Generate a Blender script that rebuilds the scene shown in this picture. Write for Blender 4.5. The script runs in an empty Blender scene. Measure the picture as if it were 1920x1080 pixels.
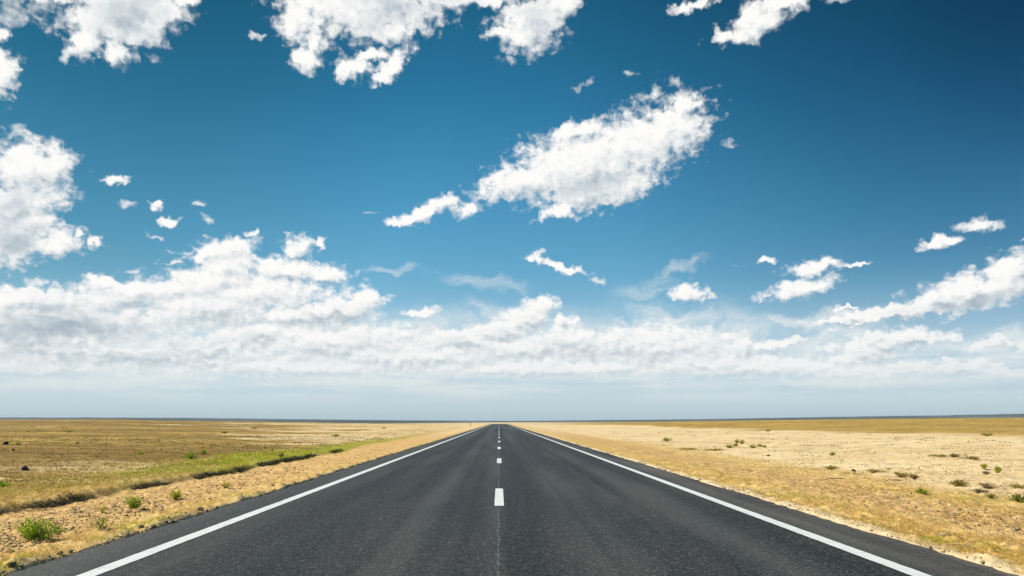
import bpy, math, random
import numpy as np

sc = bpy.context.scene
COL = sc.collection
SKY_ONLY = False

# ------------------------------------------------------------------ camera
F_PX, VX, VY, EYE = 1380.0, 936.0, 790.0, 1.37      # focal length and vanishing point in photo pixels, eye height
cam_d = bpy.data.cameras.new("camera")
cam = bpy.data.objects.new("camera", cam_d)
COL.objects.link(cam)
cam.location = (0, 0, EYE)
cam.rotation_euler = (math.pi / 2, 0, 0)
cam_d.sensor_width = 36.0
cam_d.lens = F_PX / 1920 * 36
cam_d.shift_x = (960 - VX) / 1920
cam_d.shift_y = (VY - 540) / 1920
cam_d.clip_start = 0.05
cam_d.clip_end = 40000
sc.camera = cam
sc.render.resolution_x, sc.render.resolution_y = 1024, 576
sc.view_settings.view_transform = 'Standard'
sc.view_settings.look = 'None'
sc.view_settings.exposure = 0.25
sc.view_settings.gamma = 1.0
sc.view_settings.use_curve_mapping = False

# ------------------------------------------------------------------ sky
SUN_EL, SUN_ROT = math.radians(40), math.radians(272)   # sun to the left of the road
SKY_K = 0.084
world = bpy.data.worlds.new("World")
sc.world = world
world.use_nodes = True


class NB:
    """Short-hand for writing node trees."""
    def __init__(self, nt):
        self.nt = nt

    def n(self, typ, **kw):
        nd = self.nt.nodes.new(typ)
        for k, v in kw.items():
            setattr(nd, k, v)
        return nd

    def put(self, sock, v):
        if isinstance(v, bpy.types.NodeSocket):
            self.nt.links.new(v, sock)
        elif v is not None:
            sock.default_value = v

    def m(self, op, a, b=None, c=None, clamp=False):
        nd = self.n('ShaderNodeMath', operation=op, use_clamp=clamp)
        for s, v in zip(nd.inputs, (a, b, c)):
            self.put(s, v)
        return nd.outputs[0]

    def v(self, op, a, b=None, out=0, scale=None):
        nd = self.n('ShaderNodeVectorMath', operation=op)
        self.put(nd.inputs[0], a)
        if b is not None:
            self.put(nd.inputs[1], b)
        if scale is not None:
            self.put(nd.inputs['Scale'], scale)
        return nd.outputs[out]

    def xyz(self, a):
        nd = self.n('ShaderNodeSeparateXYZ')
        self.put(nd.inputs[0], a)
        return nd.outputs

    def comb(self, x=0.0, y=0.0, z=0.0):
        nd = self.n('ShaderNodeCombineXYZ')
        for s, q in zip(nd.inputs, (x, y, z)):
            self.put(s, q)
        return nd.outputs[0]

    def noise(self, vec, scale, detail=4.0, rough=0.5, dim='3D', dist=0.0, col=False, lac=2.0):
        nd = self.n('ShaderNodeTexNoise', noise_dimensions=dim)
        self.put(nd.inputs['Vector'], vec)
        nd.inputs['Scale'].default_value = scale
        nd.inputs['Detail'].default_value = detail
        nd.inputs['Roughness'].default_value = rough
        nd.inputs['Lacunarity'].default_value = lac
        nd.inputs['Distortion'].default_value = dist
        return nd.outputs[1 if col else 0]

    def voro(self, vec, scale, detail=0.0, rough=0.5, dim='2D', feature='F1', out=0, rand=1.0):
        nd = self.n('ShaderNodeTexVoronoi', voronoi_dimensions=dim, feature=feature)
        self.put(nd.inputs['Vector'], vec)
        nd.inputs['Scale'].default_value = scale
        if detail:
            nd.inputs['Detail'].default_value = detail
            nd.inputs['Roughness'].default_value = rough
        nd.inputs['Randomness'].default_value = rand
        return nd.outputs[out]

    def rng(self, val, a, b, c=0.0, d=1.0, smooth=False, clamp=True):
        nd = self.n('ShaderNodeMapRange', interpolation_type='SMOOTHSTEP' if smooth else 'LINEAR', clamp=clamp)
        for s, q in zip(nd.inputs[:5], (val, a, b, c, d)):
            self.put(s, q)
        return nd.outputs[0]

    def mix(self, fac, a, b, mode='MIX'):
        nd = self.n('ShaderNodeMix', data_type='RGBA', blend_type=mode)
        nd.clamp_factor = True
        self.put(nd.inputs[0], fac)
        for s, q in ((nd.inputs[6], a), (nd.inputs[7], b)):
            if isinstance(q, (tuple, list)):
                q = tuple(q) + (1.0,) if len(q) == 3 else q
            self.put(s, q)
        return nd.outputs[2]

    def ramp(self, fac, stops, interp='LINEAR'):
        nd = self.n('ShaderNodeValToRGB')
        cr = nd.color_ramp
        cr.interpolation = interp
        while len(cr.elements) < len(stops):
            cr.elements.new(0.5)
        for e, (p, c) in zip(cr.elements, stops):
            e.position = p
            e.color = tuple(c) + (1.0,) if len(c) == 3 else c
        self.put(nd.inputs[0], fac)
        return nd.outputs[0]


def ang(px, py):
    """Azimuth and elevation in degrees of a direction of view given by a photo pixel."""
    x, z = (px - VX) / F_PX, (VY - py) / F_PX
    return np.array([math.degrees(math.atan(x)), math.degrees(math.atan2(z, math.hypot(x, 1)))])


# clouds: (x, y, rx, ry, tilt degrees anticlockwise in the picture, looseness)
CLOUDS = [
    # the big bright one right of centre
    (1205, 268, 118, 62, 24, 0), (1095, 305, 140, 58, 16, -0.12), (1270, 240, 58, 44, 10, 0), (1110, 360, 84, 34, 10, -0.05), (1050, 394, 44, 13, 22, 0),
    (985, 338, 92, 32, 12, 0), (1170, 345, 60, 36, 20, 0), (1085, 244, 70, 20, 14, 0.1), (1280, 196, 34, 24, 40, 0.05),
    (1266, 158, 40, 20, -20, 0.45), (1225, 175, 40, 14, 20, 0.5), (1095, 166, 30, 8, 20, 0.4), (1183, 136, 18, 9, 0, 0.45), (1370, 268, 18, 7, 10, 0.5),
    # its small companion
    (800, 396, 52, 17, 24, 0), (762, 413, 32, 10, 8, 0), (872, 391, 34, 17, 10, 0.15), (835, 378, 26, 13, 20, 0.05), (690, 395, 20, 5, 0, 0.65),
    # top centre group
    (552, 40, 42, 46, 0, 0.1), (590, 75, 30, 50, 0, 0.2), (573, 112, 28, 26, 0, 0.1), (690, 10, 130, 58, 0, -0.15), (732, 52, 62, 28, 10, 0),
    (850, -8, 110, 24, 0, 0.05), (995, 46, 66, 50, 30, -0.05), (1052, 8, 42, 22, 20, 0), (935, 60, 32, 16, 15, 0.25), (915, 0, 60, 16, 0, 0.1),
    (662, 128, 32, 30, 20, 0.12), (735, 118, 44, 22, 38, 0.1), (692, 102, 46, 12, 5, 0.15), (716, 145, 24, 18, 20, 0.1), (488, 66, 16, 6, 0, 0.4),
    # top left group
    (228, 18, 96, 76, 0, -0.1), (300, 25, 52, 44, 10, 0.05), (165, 75, 52, 36, 10, 0.12), (220, 100, 30, 22, 0, 0.12), (345, -6, 50, 22, 30, 0.2),
    (50, 22, 70, 26, 0, 0.32), (112, 98, 12, 22, 10, 0.4), (4, 135, 34, 42, 0, 0.05), (2, 70, 18, 24, 0, 0.15), (90, -10, 80, 20, 0, 0.2),
    # top right
    (1415, 45, 62, 26, 28, 0.02), (1360, 64, 34, 15, 10, 0.05), (1460, 10, 70, 22, 14, 0.08), (1555, -2, 48, 12, 8, 0.3), (1300, 12, 52, 12, 15, 0.18),
    # left middle mass
    (55, 312, 82, 48, 0, 0), (100, 300, 46, 30, 0, 0.1), (30, 380, 92, 42, 10, -0.05), (8, 440, 78, 58, 0, -0.1), (92, 455, 72, 30, 10, 0), (30, 482, 52, 20, 0, 0.1),
    (152, 438, 22, 11, 25, 0.2), (184, 458, 14, 14, 0, 0.2), (20, 250, 34, 14, 0, 0.45), (60, 410, 50, 40, 0, 0),
    # small puffs on the left
    (217, 333, 32, 8, 6, 0.15), (228, 388, 22, 10, 0, 0.3), (293, 384, 19, 13, 25, 0.1), (316, 415, 26, 9, 0, 0.12), (384, 388, 16, 8, 0, 0.5), (394, 415, 14, 10, 0, 0.4),
    (468, 432, 20, 8, 10, 0.2), (300, 444, 22, 5, 0, 0.45), (245, 503, 24, 5, 10, 0.4), (318, 491, 22, 4, 0, 0.3), (345, 469, 44, 5, 0, 0.4),
    # heaped bank on the left
    (418, 470, 68, 22, 10, 0.02), (555, 466, 32, 22, 20, 0.1), (600, 458, 16, 12, 30, 0.2), (535, 505, 110, 22, -4, 0.02), (610, 514, 56, 12, -6, 0.05),
    (430, 500, 66, 34, 10, 0), (390, 528, 110, 36, 8, -0.05), (480, 545, 150, 40, 0, -0.05), (250, 548, 150, 30, 4, -0.05), (70, 558, 112, 26, 0, -0.02),
    (190, 530, 40, 14, 0, 0.1), (400, 575, 160, 36, 0, -0.1), (645, 576, 72, 30, 8, 0), (692, 566, 30, 24, 0, 0), (560, 588, 130, 24, 0, 0),
    (120, 605, 210, 40, 0, -0.1), (30, 640, 130, 26, 0, 0), (480, 630, 92, 28, 8, 0), (390, 652, 110, 20, 0, 0.02), (620, 640, 170, 34, 0, -0.05),
    (145, 640, 16, 12, 40, 0.2), (290, 668, 290, 17, 0, 0), (560, 690, 240, 18, 0, 0.05), (60, 690, 220, 16, 0, 0.08), (788, 583, 40, 8, 4, 0.1),
    # centre heap and the low bank running right
    (985, 596, 64, 26, 24, 0), (1022, 574, 28, 20, 0, 0), (935, 618, 60, 20, 8, 0), (860, 640, 84, 18, 0, 0), (1060, 640, 70, 30, 0, 0.02),
    (1000, 650, 190, 24, 0, 0), (1040, 690, 320, 16, 0, 0.08), (780, 668, 210, 22, 0, 0.02), (1230, 650, 170, 44, 0, 0.12), (1060, 600, 20, 14, 0, 0.15),
    (1390, 652, 24, 26, 0, 0.02), (1445, 648, 70, 9, 5, 0.1), (1400, 690, 250, 17, 0, 0.08), (1330, 680, 180, 20, 0, 0.1),
    # the bank goes on beyond both sides of the view
    (-240, 600, 260, 44, 0, 0), (-420, 660, 420, 34, 0, 0.05), (-160, 560, 120, 40, 0, 0), (-330, 330, 130, 50, 12, 0), (2160, 640, 240, 30, 0, 0), (2250, 690, 320, 18, 0, 0.05), (2120, 480, 90, 40, 20, 0),
    # scattered puffs right of centre
    (1045, 500, 56, 9, -14, 0.1), (1002, 484, 16, 11, -30, 0.15), (1122, 525, 14, 9, 0, 0.4), (1296, 550, 32, 17, 0, 0), (1296, 558, 34, 9, 0, 0),
    (1436, 489, 26, 9, 5, 0.1), (1385, 497, 16, 4, 0, 0.45), (1520, 503, 48, 15, 10, 0), (1505, 541, 68, 17, 12, 0.02), (1602, 495, 24, 5, 0, 0.15),
    (1830, 420, 42, 13, 4, 0), (1765, 453, 48, 12, 8, 0.05), (1906, 446, 12, 4, 20, 0.3),
    # right edge bank
    (1822, 545, 112, 32, 10, -0.05), (1893, 520, 62, 44, 30, 0), (1760, 562, 62, 24, 5, 0), (1690, 583, 110, 13, 6, -0.1), (1600, 596, 70, 7, 6, 0.0), (1590, 577, 24, 5, 0, 0.2),
    (1620, 603, 62, 7, 10, 0.1), (1660, 640, 100, 16, 8, 0), (1625, 660, 72, 20, 12, 0.02), (1700, 634, 96, 9, 0, 0.05), (1695, 692, 52, 14, 5, 0.05),
    (1800, 690, 64, 14, 4, 0.05), (1862, 646, 60, 10, 8, 0.2), (1890, 700, 60, 12, 0, 0.1), (1600, 700, 120, 12, 0, 0.1),
]
# thin high veils of ice cloud, and the shade painted on cloud undersides
WISPS = [e for e in CLOUDS if e[5] >= 0.3]
CLOUDS = [e for e in CLOUDS if e[5] < 0.3]
VEILS = [(1225, 652, 190, 44, 0), (1180, 640, 120, 30, 0), (1500, 600, 160, 14, 6), (900, 525, 90, 16, -8), (1270, 505, 70, 10, 18), (1200, 545, 60, 20, 15), (1300, 600, 150, 22, -6), (1240, 650, 240, 60, 0), (1350, 625, 60, 60, 0),
         (740, 500, 60, 8, 0), (960, 580, 90, 20, 0), (1560, 630, 120, 30, 8), (1860, 640, 110, 24, 8), (850, 640, 500, 60, 0), (330, 640, 420, 70, 0)]
BASE_SHADE = [(245, 15, 95, 48, 0), (770, -2, 135, 48, -8), (20, 385, 60, 46, 20), (20, 450, 62, 44, 0), (40, 20, 90, 40, 0), (1005, 25, 40, 40, 30), (70, 610, 230, 44, 0),
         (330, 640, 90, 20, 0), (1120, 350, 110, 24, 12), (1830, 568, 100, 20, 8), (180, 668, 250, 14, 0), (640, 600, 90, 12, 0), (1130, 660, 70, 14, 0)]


def ell_params(x, y, rx, ry, tilt):
    c = ang(x, y)
    t = math.radians(tilt)
    ax = np.array([math.cos(t), -math.sin(t)]) * rx
    ay = np.array([math.sin(t), math.cos(t)]) * ry
    J = np.stack([(ang(x + 1, y) - ang(x - 1, y)) / 2, (ang(x, y + 1) - ang(x, y - 1)) / 2], 1)
    A = np.stack([J @ ax, J @ ay], 1)
    U, S, _ = np.linalg.svd(A)
    return (c[0], c[1]), math.atan2(U[1, 0], U[0, 0]), (S[0], S[1])


def ell_chain(outer, P, items, k):
    """Smooth minimum of the normalised distances to a list of ellipses laid out on the sky (a node group of its own)."""
    key = (k,) + tuple(items)
    if key not in CHAINS:
        g = bpy.data.node_groups.new("cloud_shapes", 'ShaderNodeTree')
        g.interface.new_socket("P", in_out='INPUT', socket_type='NodeSocketVector')
        g.interface.new_socket("R", in_out='OUTPUT', socket_type='NodeSocketFloat')
        b = NB(g)
        p, go = b.n('NodeGroupInput').outputs[0], b.n('NodeGroupOutput')
        acc = None
        for i, it in enumerate(items):
            if i and i % 20 == 0:            # keeps the shader's working memory small: later ellipses wait for the earlier ones
                nd = b.n('ShaderNodeVectorMath', operation='MULTIPLY_ADD')
                b.put(nd.inputs[0], acc)
                nd.inputs[1].default_value = (1e-9, 1e-9, 0)
                b.put(nd.inputs[2], p)
                p = nd.outputs[0]
            c, rot, s = ell_params(*it[:5])
            co, si = math.cos(rot), math.sin(rot)
            d1 = b.v('DOT_PRODUCT', p, (co / s[0], si / s[0], -(co * c[0] + si * c[1]) / s[0]), out=1)
            d2 = b.v('DOT_PRODUCT', p, (-si / s[1], co / s[1], -(-si * c[0] + co * c[1]) / s[1]), out=1)
            r = b.m('SQRT', b.m('MULTIPLY_ADD', d1, d1, b.m('MULTIPLY', d2, d2)))
            if len(it) > 5 and it[5]:
                r = b.m('ADD', r, it[5])
            acc = r if acc is None else b.m('SMOOTH_MIN', acc, r, k)
        b.put(go.inputs[0], acc)
        CHAINS[key] = g
    nd = outer.n('ShaderNodeGroup', node_tree=CHAINS[key])
    outer.put(nd.inputs[0], P)
    return nd.outputs[0]


CHAINS = {}


def near_zone(it, zone, margin=2.2):
    """Whether an ellipse can colour a zone (azimuth from, to, elevation from, to) of the sky."""
    c, rot, s = ell_params(*it[:5])
    f = 2.0 - (it[5] if len(it) > 5 else 0)
    hx = math.hypot(s[0] * math.cos(rot), s[1] * math.sin(rot)) * f + margin
    hy = math.hypot(s[0] * math.sin(rot), s[1] * math.cos(rot)) * f + margin
    return zone[0] - hx < c[0] < zone[1] + hx and zone[2] - hy < c[1] < zone[3] + hy


def build_sky():
    b = NB(world.node_tree)
    out = [n for n in world.node_tree.nodes if n.type == 'OUTPUT_WORLD'][0]
    world.node_tree.nodes.remove(world.node_tree.nodes['Background'])
    sky = b.n('ShaderNodeTexSky', sky_type='NISHITA', sun_disc=False, sun_elevation=SUN_EL, sun_rotation=SUN_ROT)
    D = b.n('ShaderNodeTexCoord').outputs['Generated']
    x, y, z = b.xyz(D)
    az = b.m('MULTIPLY', b.m('ARCTAN2', x, y), 180 / math.pi)
    el = b.m('MULTIPLY', b.m('ARCSINE', z), 180 / math.pi)
    P = b.comb(az, el, 1.0)
    # deep polarised blue overhead, pale towards the horizon
    tint = b.ramp(b.m('DIVIDE', el, 40.0, clamp=True), [
        (0.0, (0.69, 0.91, 1.12)), (0.055, (0.69, 0.77, 1.0)), (0.13, (0.56, 0.70, 0.80)), (0.235, (0.37, 0.61, 0.66)), (0.345, (0.24, 0.59, 0.655)),
        (0.46, (0.175, 0.54, 0.61)), (0.58, (0.085, 0.445, 0.52)), (0.73, (0.048, 0.315, 0.365)), (1.0, (0.02, 0.22, 0.29))], 'B_SPLINE')
    base = b.mix(1.0, b.mix(1.0, sky.outputs[0], tint, 'MULTIPLY'), (2.0, 2.0, 2.0), 'MULTIPLY')

    def pole(vx, vy, stops):
        v = np.array([(vx - VX) / F_PX, 1.0, (VY - vy) / F_PX])
        v /= np.linalg.norm(v)
        return b.ramp(b.v('DOT_PRODUCT', D, tuple(v), out=1), stops, 'B_SPLINE')
    base = b.mix(1.0, base, pole(2100, -100, [(0.0, (1, 1, 1)), (0.84, (1, 1, 1)), (0.89, (0.84, 0.86, 0.88)), (0.94, (0.6, 0.68, 0.72)), (0.98, (0.33, 0.46, 0.53)), (1.0, (0.12, 0.22, 0.3))]), 'MULTIPLY')
    base = b.mix(1.0, base, pole(-250, -100, [(0.0, (1, 1, 1)), (0.84, (1, 1, 1)), (0.93, (0.66, 0.7, 0.7)), (1.0, (0.4, 0.48, 0.48))]), 'MULTIPLY')
    # pale air low over the plain
    hz = b.rng(el, 0.0, 11.0, 1.0, 0.0, smooth=True)
    base = b.mix(b.m('MULTIPLY', hz, 0.82), base, (5.7, 6.9, 7.55))
    afade = b.rng(el, 1.8, 4.3, 0.0, 1.0, smooth=True)
    far = b.rng(el, 1.5, 8.0, 0.52, 0.0, smooth=True)

    def bend(vec):
        """The raggedness of cloud edges: where the sky is looked up in the cloud shapes, and how far they bulge there."""
        w1 = b.noise(vec, 0.5, 3, 0.55, '2D', col=True)
        w2 = b.noise(vec, 1.9, 3, 0.5, '2D', col=True)
        q = b.v('ADD', vec, b.v('MULTIPLY', b.v('SUBTRACT', w1, (0.5, 0.5, 0.5)), (2.0, 1.4, 0)))
        q = b.v('ADD', q, b.v('MULTIPLY', b.v('SUBTRACT', w2, (0.5, 0.5, 0.5)), (0.66, 0.55, 0)))
        vv = b.xyz(vec)[1]
        low = b.m('SUBTRACT', 1.0, b.m('EXPONENT', b.m('MULTIPLY', vv, -0.2)))       # flatter and finer towards the horizon
        Pn = b.v('ADD', b.v('MULTIPLY', vec, (1.0, 1.35, 1.0)), b.comb(0.0, b.m('MULTIPLY', low, 2.0), 0.0))
        vo = b.voro(b.v('ADD', Pn, b.v('MULTIPLY', b.v('SUBTRACT', w2, (0.5, 0.5, 0.5)), (0.8, 0.8, 0))), 1.2, 2, 0.5)
        fb = b.noise(Pn, 0.9, 7, 0.5, '2D', dist=0.2)
        bulge = b.m('MULTIPLY_ADD', b.m('SUBTRACT', 0.42, vo), 0.42, 1.12)
        return q, bulge, fb
    q0, bu0, fb0 = bend(P)
    q1, bu1, fb1 = bend(b.v('ADD', P, b.v('SCALE', (-0.45, 0.7, 0.0), scale=b.rng(el, 2.0, 15.0, 0.42, 1.0))))
    full0 = b.m('MULTIPLY_ADD', b.m('SUBTRACT', fb0, 0.5), 1.0, b.m('ADD', bu0, b.rng(el, 4.0, 9.0, 0.22, 0.04)))
    wb = b.v('MULTIPLY', b.v('SUBTRACT', b.noise(P, 0.9, 4, 0.55, '2D', col=True), (0.5, 0.5, 0.5)), (3.0, 2.0, 0))
    qb = b.v('ADD', P, wb)
    # thin high veils
    wv = b.v('MULTIPLY', b.v('SUBTRACT', b.noise(P, 0.35, 3, 0.5, '2D', col=True), (0.5, 0.5, 0.5)), (5.0, 2.5, 0))
    rv = ell_chain(b, b.v('ADD', P, wv), VEILS, 0.3)
    nv = b.noise(b.v('MULTIPLY', b.v('ADD', P, wv), (0.45, 1.6, 1)), 0.9, 6, 0.6, '2D')
    va = b.m('MULTIPLY', b.rng(rv, 0.3, 1.3, 1.0, 0.0, smooth=True), b.rng(nv, 0.3, 0.65, 0.2, 0.85))
    va = b.m('MULTIPLY', va, b.m('MULTIPLY', afade, b.rng(el, 7.0, 10.0, 1.0, 0.5, smooth=True)))
    base = b.mix(va, base, (8.4, 8.7, 8.6))

    # uneven grey in the low bank, and pale streaks of cloud sinking into the haze beneath it
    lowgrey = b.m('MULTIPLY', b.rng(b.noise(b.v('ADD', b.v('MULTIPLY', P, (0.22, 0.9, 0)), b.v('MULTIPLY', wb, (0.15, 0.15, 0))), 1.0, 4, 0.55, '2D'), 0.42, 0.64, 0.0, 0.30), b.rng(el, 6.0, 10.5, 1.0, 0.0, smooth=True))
    sk = b.noise(b.v('ADD', b.v('MULTIPLY', P, (0.09, 1.15, 0)), b.v('MULTIPLY', wb, (0.0, 0.25, 0))), 1.0, 5, 0.6, '2D')
    ska = b.m('MULTIPLY', b.rng(sk, 0.36, 0.62, 0.0, 0.75), b.m('MULTIPLY', b.rng(el, 0.9, 3.0, 0.0, 1.0, smooth=True), b.rng(el, 4.2, 6.5, 1.0, 0.0, smooth=True)))
    base = b.mix(ska, base, (8.0, 8.45, 8.5))

    def shade(col):
        bg = b.n('ShaderNodeBackground')
        bg.inputs[1].default_value = SKY_K
        b.put(bg.inputs[0], col)
        return bg.outputs[0]

    def leaf(zone, items):
        if not items:
            return shade(base)
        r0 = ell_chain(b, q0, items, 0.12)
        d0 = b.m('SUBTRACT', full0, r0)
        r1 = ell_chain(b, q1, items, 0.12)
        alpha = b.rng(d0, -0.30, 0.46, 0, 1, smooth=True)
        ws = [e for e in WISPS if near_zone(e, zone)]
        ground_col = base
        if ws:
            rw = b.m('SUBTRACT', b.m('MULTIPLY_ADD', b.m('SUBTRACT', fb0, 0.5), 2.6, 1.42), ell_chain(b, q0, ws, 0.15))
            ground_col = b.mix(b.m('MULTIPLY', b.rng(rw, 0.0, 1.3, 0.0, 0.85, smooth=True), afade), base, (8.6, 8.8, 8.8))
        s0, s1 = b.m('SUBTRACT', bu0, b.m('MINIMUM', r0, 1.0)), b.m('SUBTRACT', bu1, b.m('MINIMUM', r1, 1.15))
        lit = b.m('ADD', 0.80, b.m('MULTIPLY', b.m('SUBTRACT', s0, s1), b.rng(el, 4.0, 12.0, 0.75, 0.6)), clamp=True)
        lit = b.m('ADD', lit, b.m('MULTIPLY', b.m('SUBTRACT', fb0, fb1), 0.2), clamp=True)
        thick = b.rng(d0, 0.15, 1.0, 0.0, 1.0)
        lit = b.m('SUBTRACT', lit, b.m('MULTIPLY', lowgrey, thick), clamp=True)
        bs = [e for e in BASE_SHADE if near_zone(e, zone, 3.0)]
        if bs:          # underside shade of the thicker clouds, put into their colour as grey
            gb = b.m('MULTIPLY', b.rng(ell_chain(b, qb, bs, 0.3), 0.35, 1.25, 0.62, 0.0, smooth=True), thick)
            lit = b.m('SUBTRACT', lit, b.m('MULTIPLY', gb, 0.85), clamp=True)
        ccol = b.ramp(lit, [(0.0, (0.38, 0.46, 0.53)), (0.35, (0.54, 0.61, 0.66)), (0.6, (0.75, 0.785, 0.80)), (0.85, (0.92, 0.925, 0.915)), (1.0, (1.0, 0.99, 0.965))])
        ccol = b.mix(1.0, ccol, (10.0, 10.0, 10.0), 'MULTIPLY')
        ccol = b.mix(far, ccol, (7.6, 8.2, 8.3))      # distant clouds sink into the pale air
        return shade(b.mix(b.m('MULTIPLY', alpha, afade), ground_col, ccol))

    def split(zone, items, depth=0):
        """Halve the sky until only a few clouds are left to look up in each zone."""
        items = [e for e in items if near_zone(e, zone)]
        if len(items) <= 12 or depth == 3:
            return leaf(zone, items)
        best = None
        for ax, co in ((0, az), (1, el)):
            lo, hi = zone[2 * ax], zone[2 * ax + 1]
            for t in (0.3, 0.4, 0.5, 0.6, 0.7):
                c = lo + (hi - lo) * t
                za, zb = list(zone), list(zone)
                za[2 * ax + 1] = zb[2 * ax] = c
                na, nb_ = sum(near_zone(e, za) for e in items), sum(near_zone(e, zb) for e in items)
                cost = na * t + nb_ * (1 - t)
                if best is None or cost < best[0]:
                    best = (cost, c, co, za, zb)
        _, c, co, za, zb = best
        mx = b.n('ShaderNodeMixShader')
        b.put(mx.inputs[0], b.m('GREATER_THAN', co, c))
        b.put(mx.inputs[1], split(za, items, depth + 1))
        b.put(mx.inputs[2], split(zb, items, depth + 1))
        return mx.outputs[0]

    low = b.n('ShaderNodeMixShader')
    b.put(low.inputs[0], b.m('GREATER_THAN', el, 1.2))
    b.put(low.inputs[1], shade(base))
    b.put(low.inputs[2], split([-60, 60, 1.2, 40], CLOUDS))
    b.put(out.inputs[0], low.outputs[0])
    world.cycles.sampling_method = 'MANUAL'
    world.cycles.sample_map_resolution = 256


build_sky()

# ------------------------------------------------------------------ sun
sun_d = bpy.data.lights.new("sun", 'SUN')
sun_d.energy = 4.8
sun_d.angle = math.radians(0.5)
sun_d.color = (1.0, 0.92, 0.78)
sun = bpy.data.objects.new("sun", sun_d)
COL.objects.link(sun)
_a = SUN_ROT
from mathutils import Vector
SUN_DIR = Vector((math.sin(_a) * math.cos(SUN_EL), math.cos(_a) * math.cos(SUN_EL), math.sin(SUN_EL)))
sun.rotation_euler = SUN_DIR.to_track_quat('Z', 'Y').to_euler()

# ------------------------------------------------------------------ helpers
RNG = np.random.default_rng(7)
random.seed(7)


def _hash(ix, iy, seed):
    h = (ix.astype(np.int64) * 374761393 + iy.astype(np.int64) * 668265263 + seed * 2246822519) & 0xffffffff
    h = ((h ^ (h >> 13)) * 1274126177) & 0xffffffff
    h = ((h ^ (h >> 16)) * 2654435761) & 0xffffffff
    return ((h ^ (h >> 15)) & 0xffff) / 65535.0


def vnoise(x, y, seed=0):
    """Smooth value noise, 0..1."""
    ix, iy = np.floor(x), np.floor(y)
    fx, fy = x - ix, y - iy
    fx, fy = fx * fx * fx * (fx * (fx * 6 - 15) + 10), fy * fy * fy * (fy * (fy * 6 - 15) + 10)
    a, b = _hash(ix, iy, seed), _hash(ix + 1, iy, seed)
    c, d = _hash(ix, iy + 1, seed), _hash(ix + 1, iy + 1, seed)
    return (a * (1 - fx) + b * fx) * (1 - fy) + (c * (1 - fx) + d * fx) * fy


def fbm(x, y, scale, octaves=4, seed=0, rough=0.5):
    t, amp, tot = 0.0, 1.0, 0.0
    for k in range(octaves):
        t = t + amp * vnoise(x * scale + 17.3 * k, y * scale - 9.1 * k, seed + k)
        tot += amp
        amp *= rough
        scale *= 2.03
    return t / tot


def sstep(a, b, x):
    t = np.clip((x - a) / (b - a), 0, 1)
    return t * t * (3 - 2 * t)


def mesh_np(name, verts, quads=None, tris=None, mat=None, parent=None, smooth=True, attrs=None, loc=None):
    """Link numpy geometry as one mesh object; attrs: name -> per-vertex floats or colours."""
    me = bpy.data.meshes.new(name)
    verts = np.asarray(verts, np.float32)
    me.vertices.add(len(verts))
    me.vertices.foreach_set("co", verts.ravel())
    fl, st, tot = [], [], 0
    for f in (quads, tris):
        if f is not None and len(f):
            f = np.asarray(f, np.int32)
            fl.append(f.ravel())
            st.append(tot + np.arange(len(f)) * f.shape[1])
            tot += f.size
    loops = np.concatenate(fl)
    starts = np.concatenate(st).astype(np.int32)
    me.loops.add(len(loops))
    me.loops.foreach_set("vertex_index", loops.astype(np.int32))
    me.polygons.add(len(starts))
    me.polygons.foreach_set("loop_start", starts)
    me.update(calc_edges=True)
    if smooth:
        me.polygons.foreach_set("use_smooth", np.ones(len(starts), bool))
    for k, a in (attrs or {}).items():
        a = np.asarray(a, np.float32)
        if a.ndim == 1:
            me.attributes.new(k, 'FLOAT', 'POINT').data.foreach_set("value", a)
        else:
            if a.shape[1] == 3:
                a = np.concatenate([a, np.ones((len(a), 1), np.float32)], 1)
            me.attributes.new(k, 'FLOAT_COLOR', 'POINT').data.foreach_set("color", a.ravel())
    me.validate()
    if mat:
        me.materials.append(mat)
    o = bpy.data.objects.new(name, me)
    COL.objects.link(o)
    if parent:
        o.parent = parent
    if loc is not None:
        o.location = loc
    return o


def tag(o, label=None, cat=None, group=None, kind=None):
    for k, v in (('label', label), ('category', cat), ('group', group), ('kind', kind)):
        if v:
            o[k] = v
    return o


def new_mat(name):
    m = bpy.data.materials.new(name)
    m.use_nodes = True
    b = NB(m.node_tree)
    p = m.node_tree.nodes['Principled BSDF']
    return m, b, p


def attr(b, name, out=2):
    nd = b.n('ShaderNodeAttribute', attribute_name=name)
    return nd.outputs[out]          # 0 colour, 2 factor


# ------------------------------------------------------------------ lie of the land
ROAD_L, ROAD_R, CREST = -4.45, 4.68, 385.0
_cx = np.array([-936, -736, -636, -486, -296, -136, 0, 60, 344, 564, 764, 984]) / F_PX       # direction across the view
_cy = np.array([787, 786, 788.3, 790, 793, 795, 796, 796, 790, 786.6, 784.6, 783])             # where the plain ends, photo rows
_hy = np.array([784, 784, 784.2, 785, 787, 788.4, 789, 789, 786.5, 783.5, 781, 778.6])         # top of the far rise
CREST_Z = EYE - (_cy - VY) / F_PX * CREST
FAR_D = 9000.0
FAR_Z = EYE - (_hy - VY) / F_PX * FAR_D


def bank_x(y):
    """Line of the little eroded bank left of the road."""
    yy = np.asarray(y, float)
    return -8.45 + 0.25 * (vnoise(yy * 0.35, yy * 0 + 3.1, 5) - 0.5) + 0.3 * (vnoise(yy * 0.09, yy * 0 + 1.7, 6) - 0.5)


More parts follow.
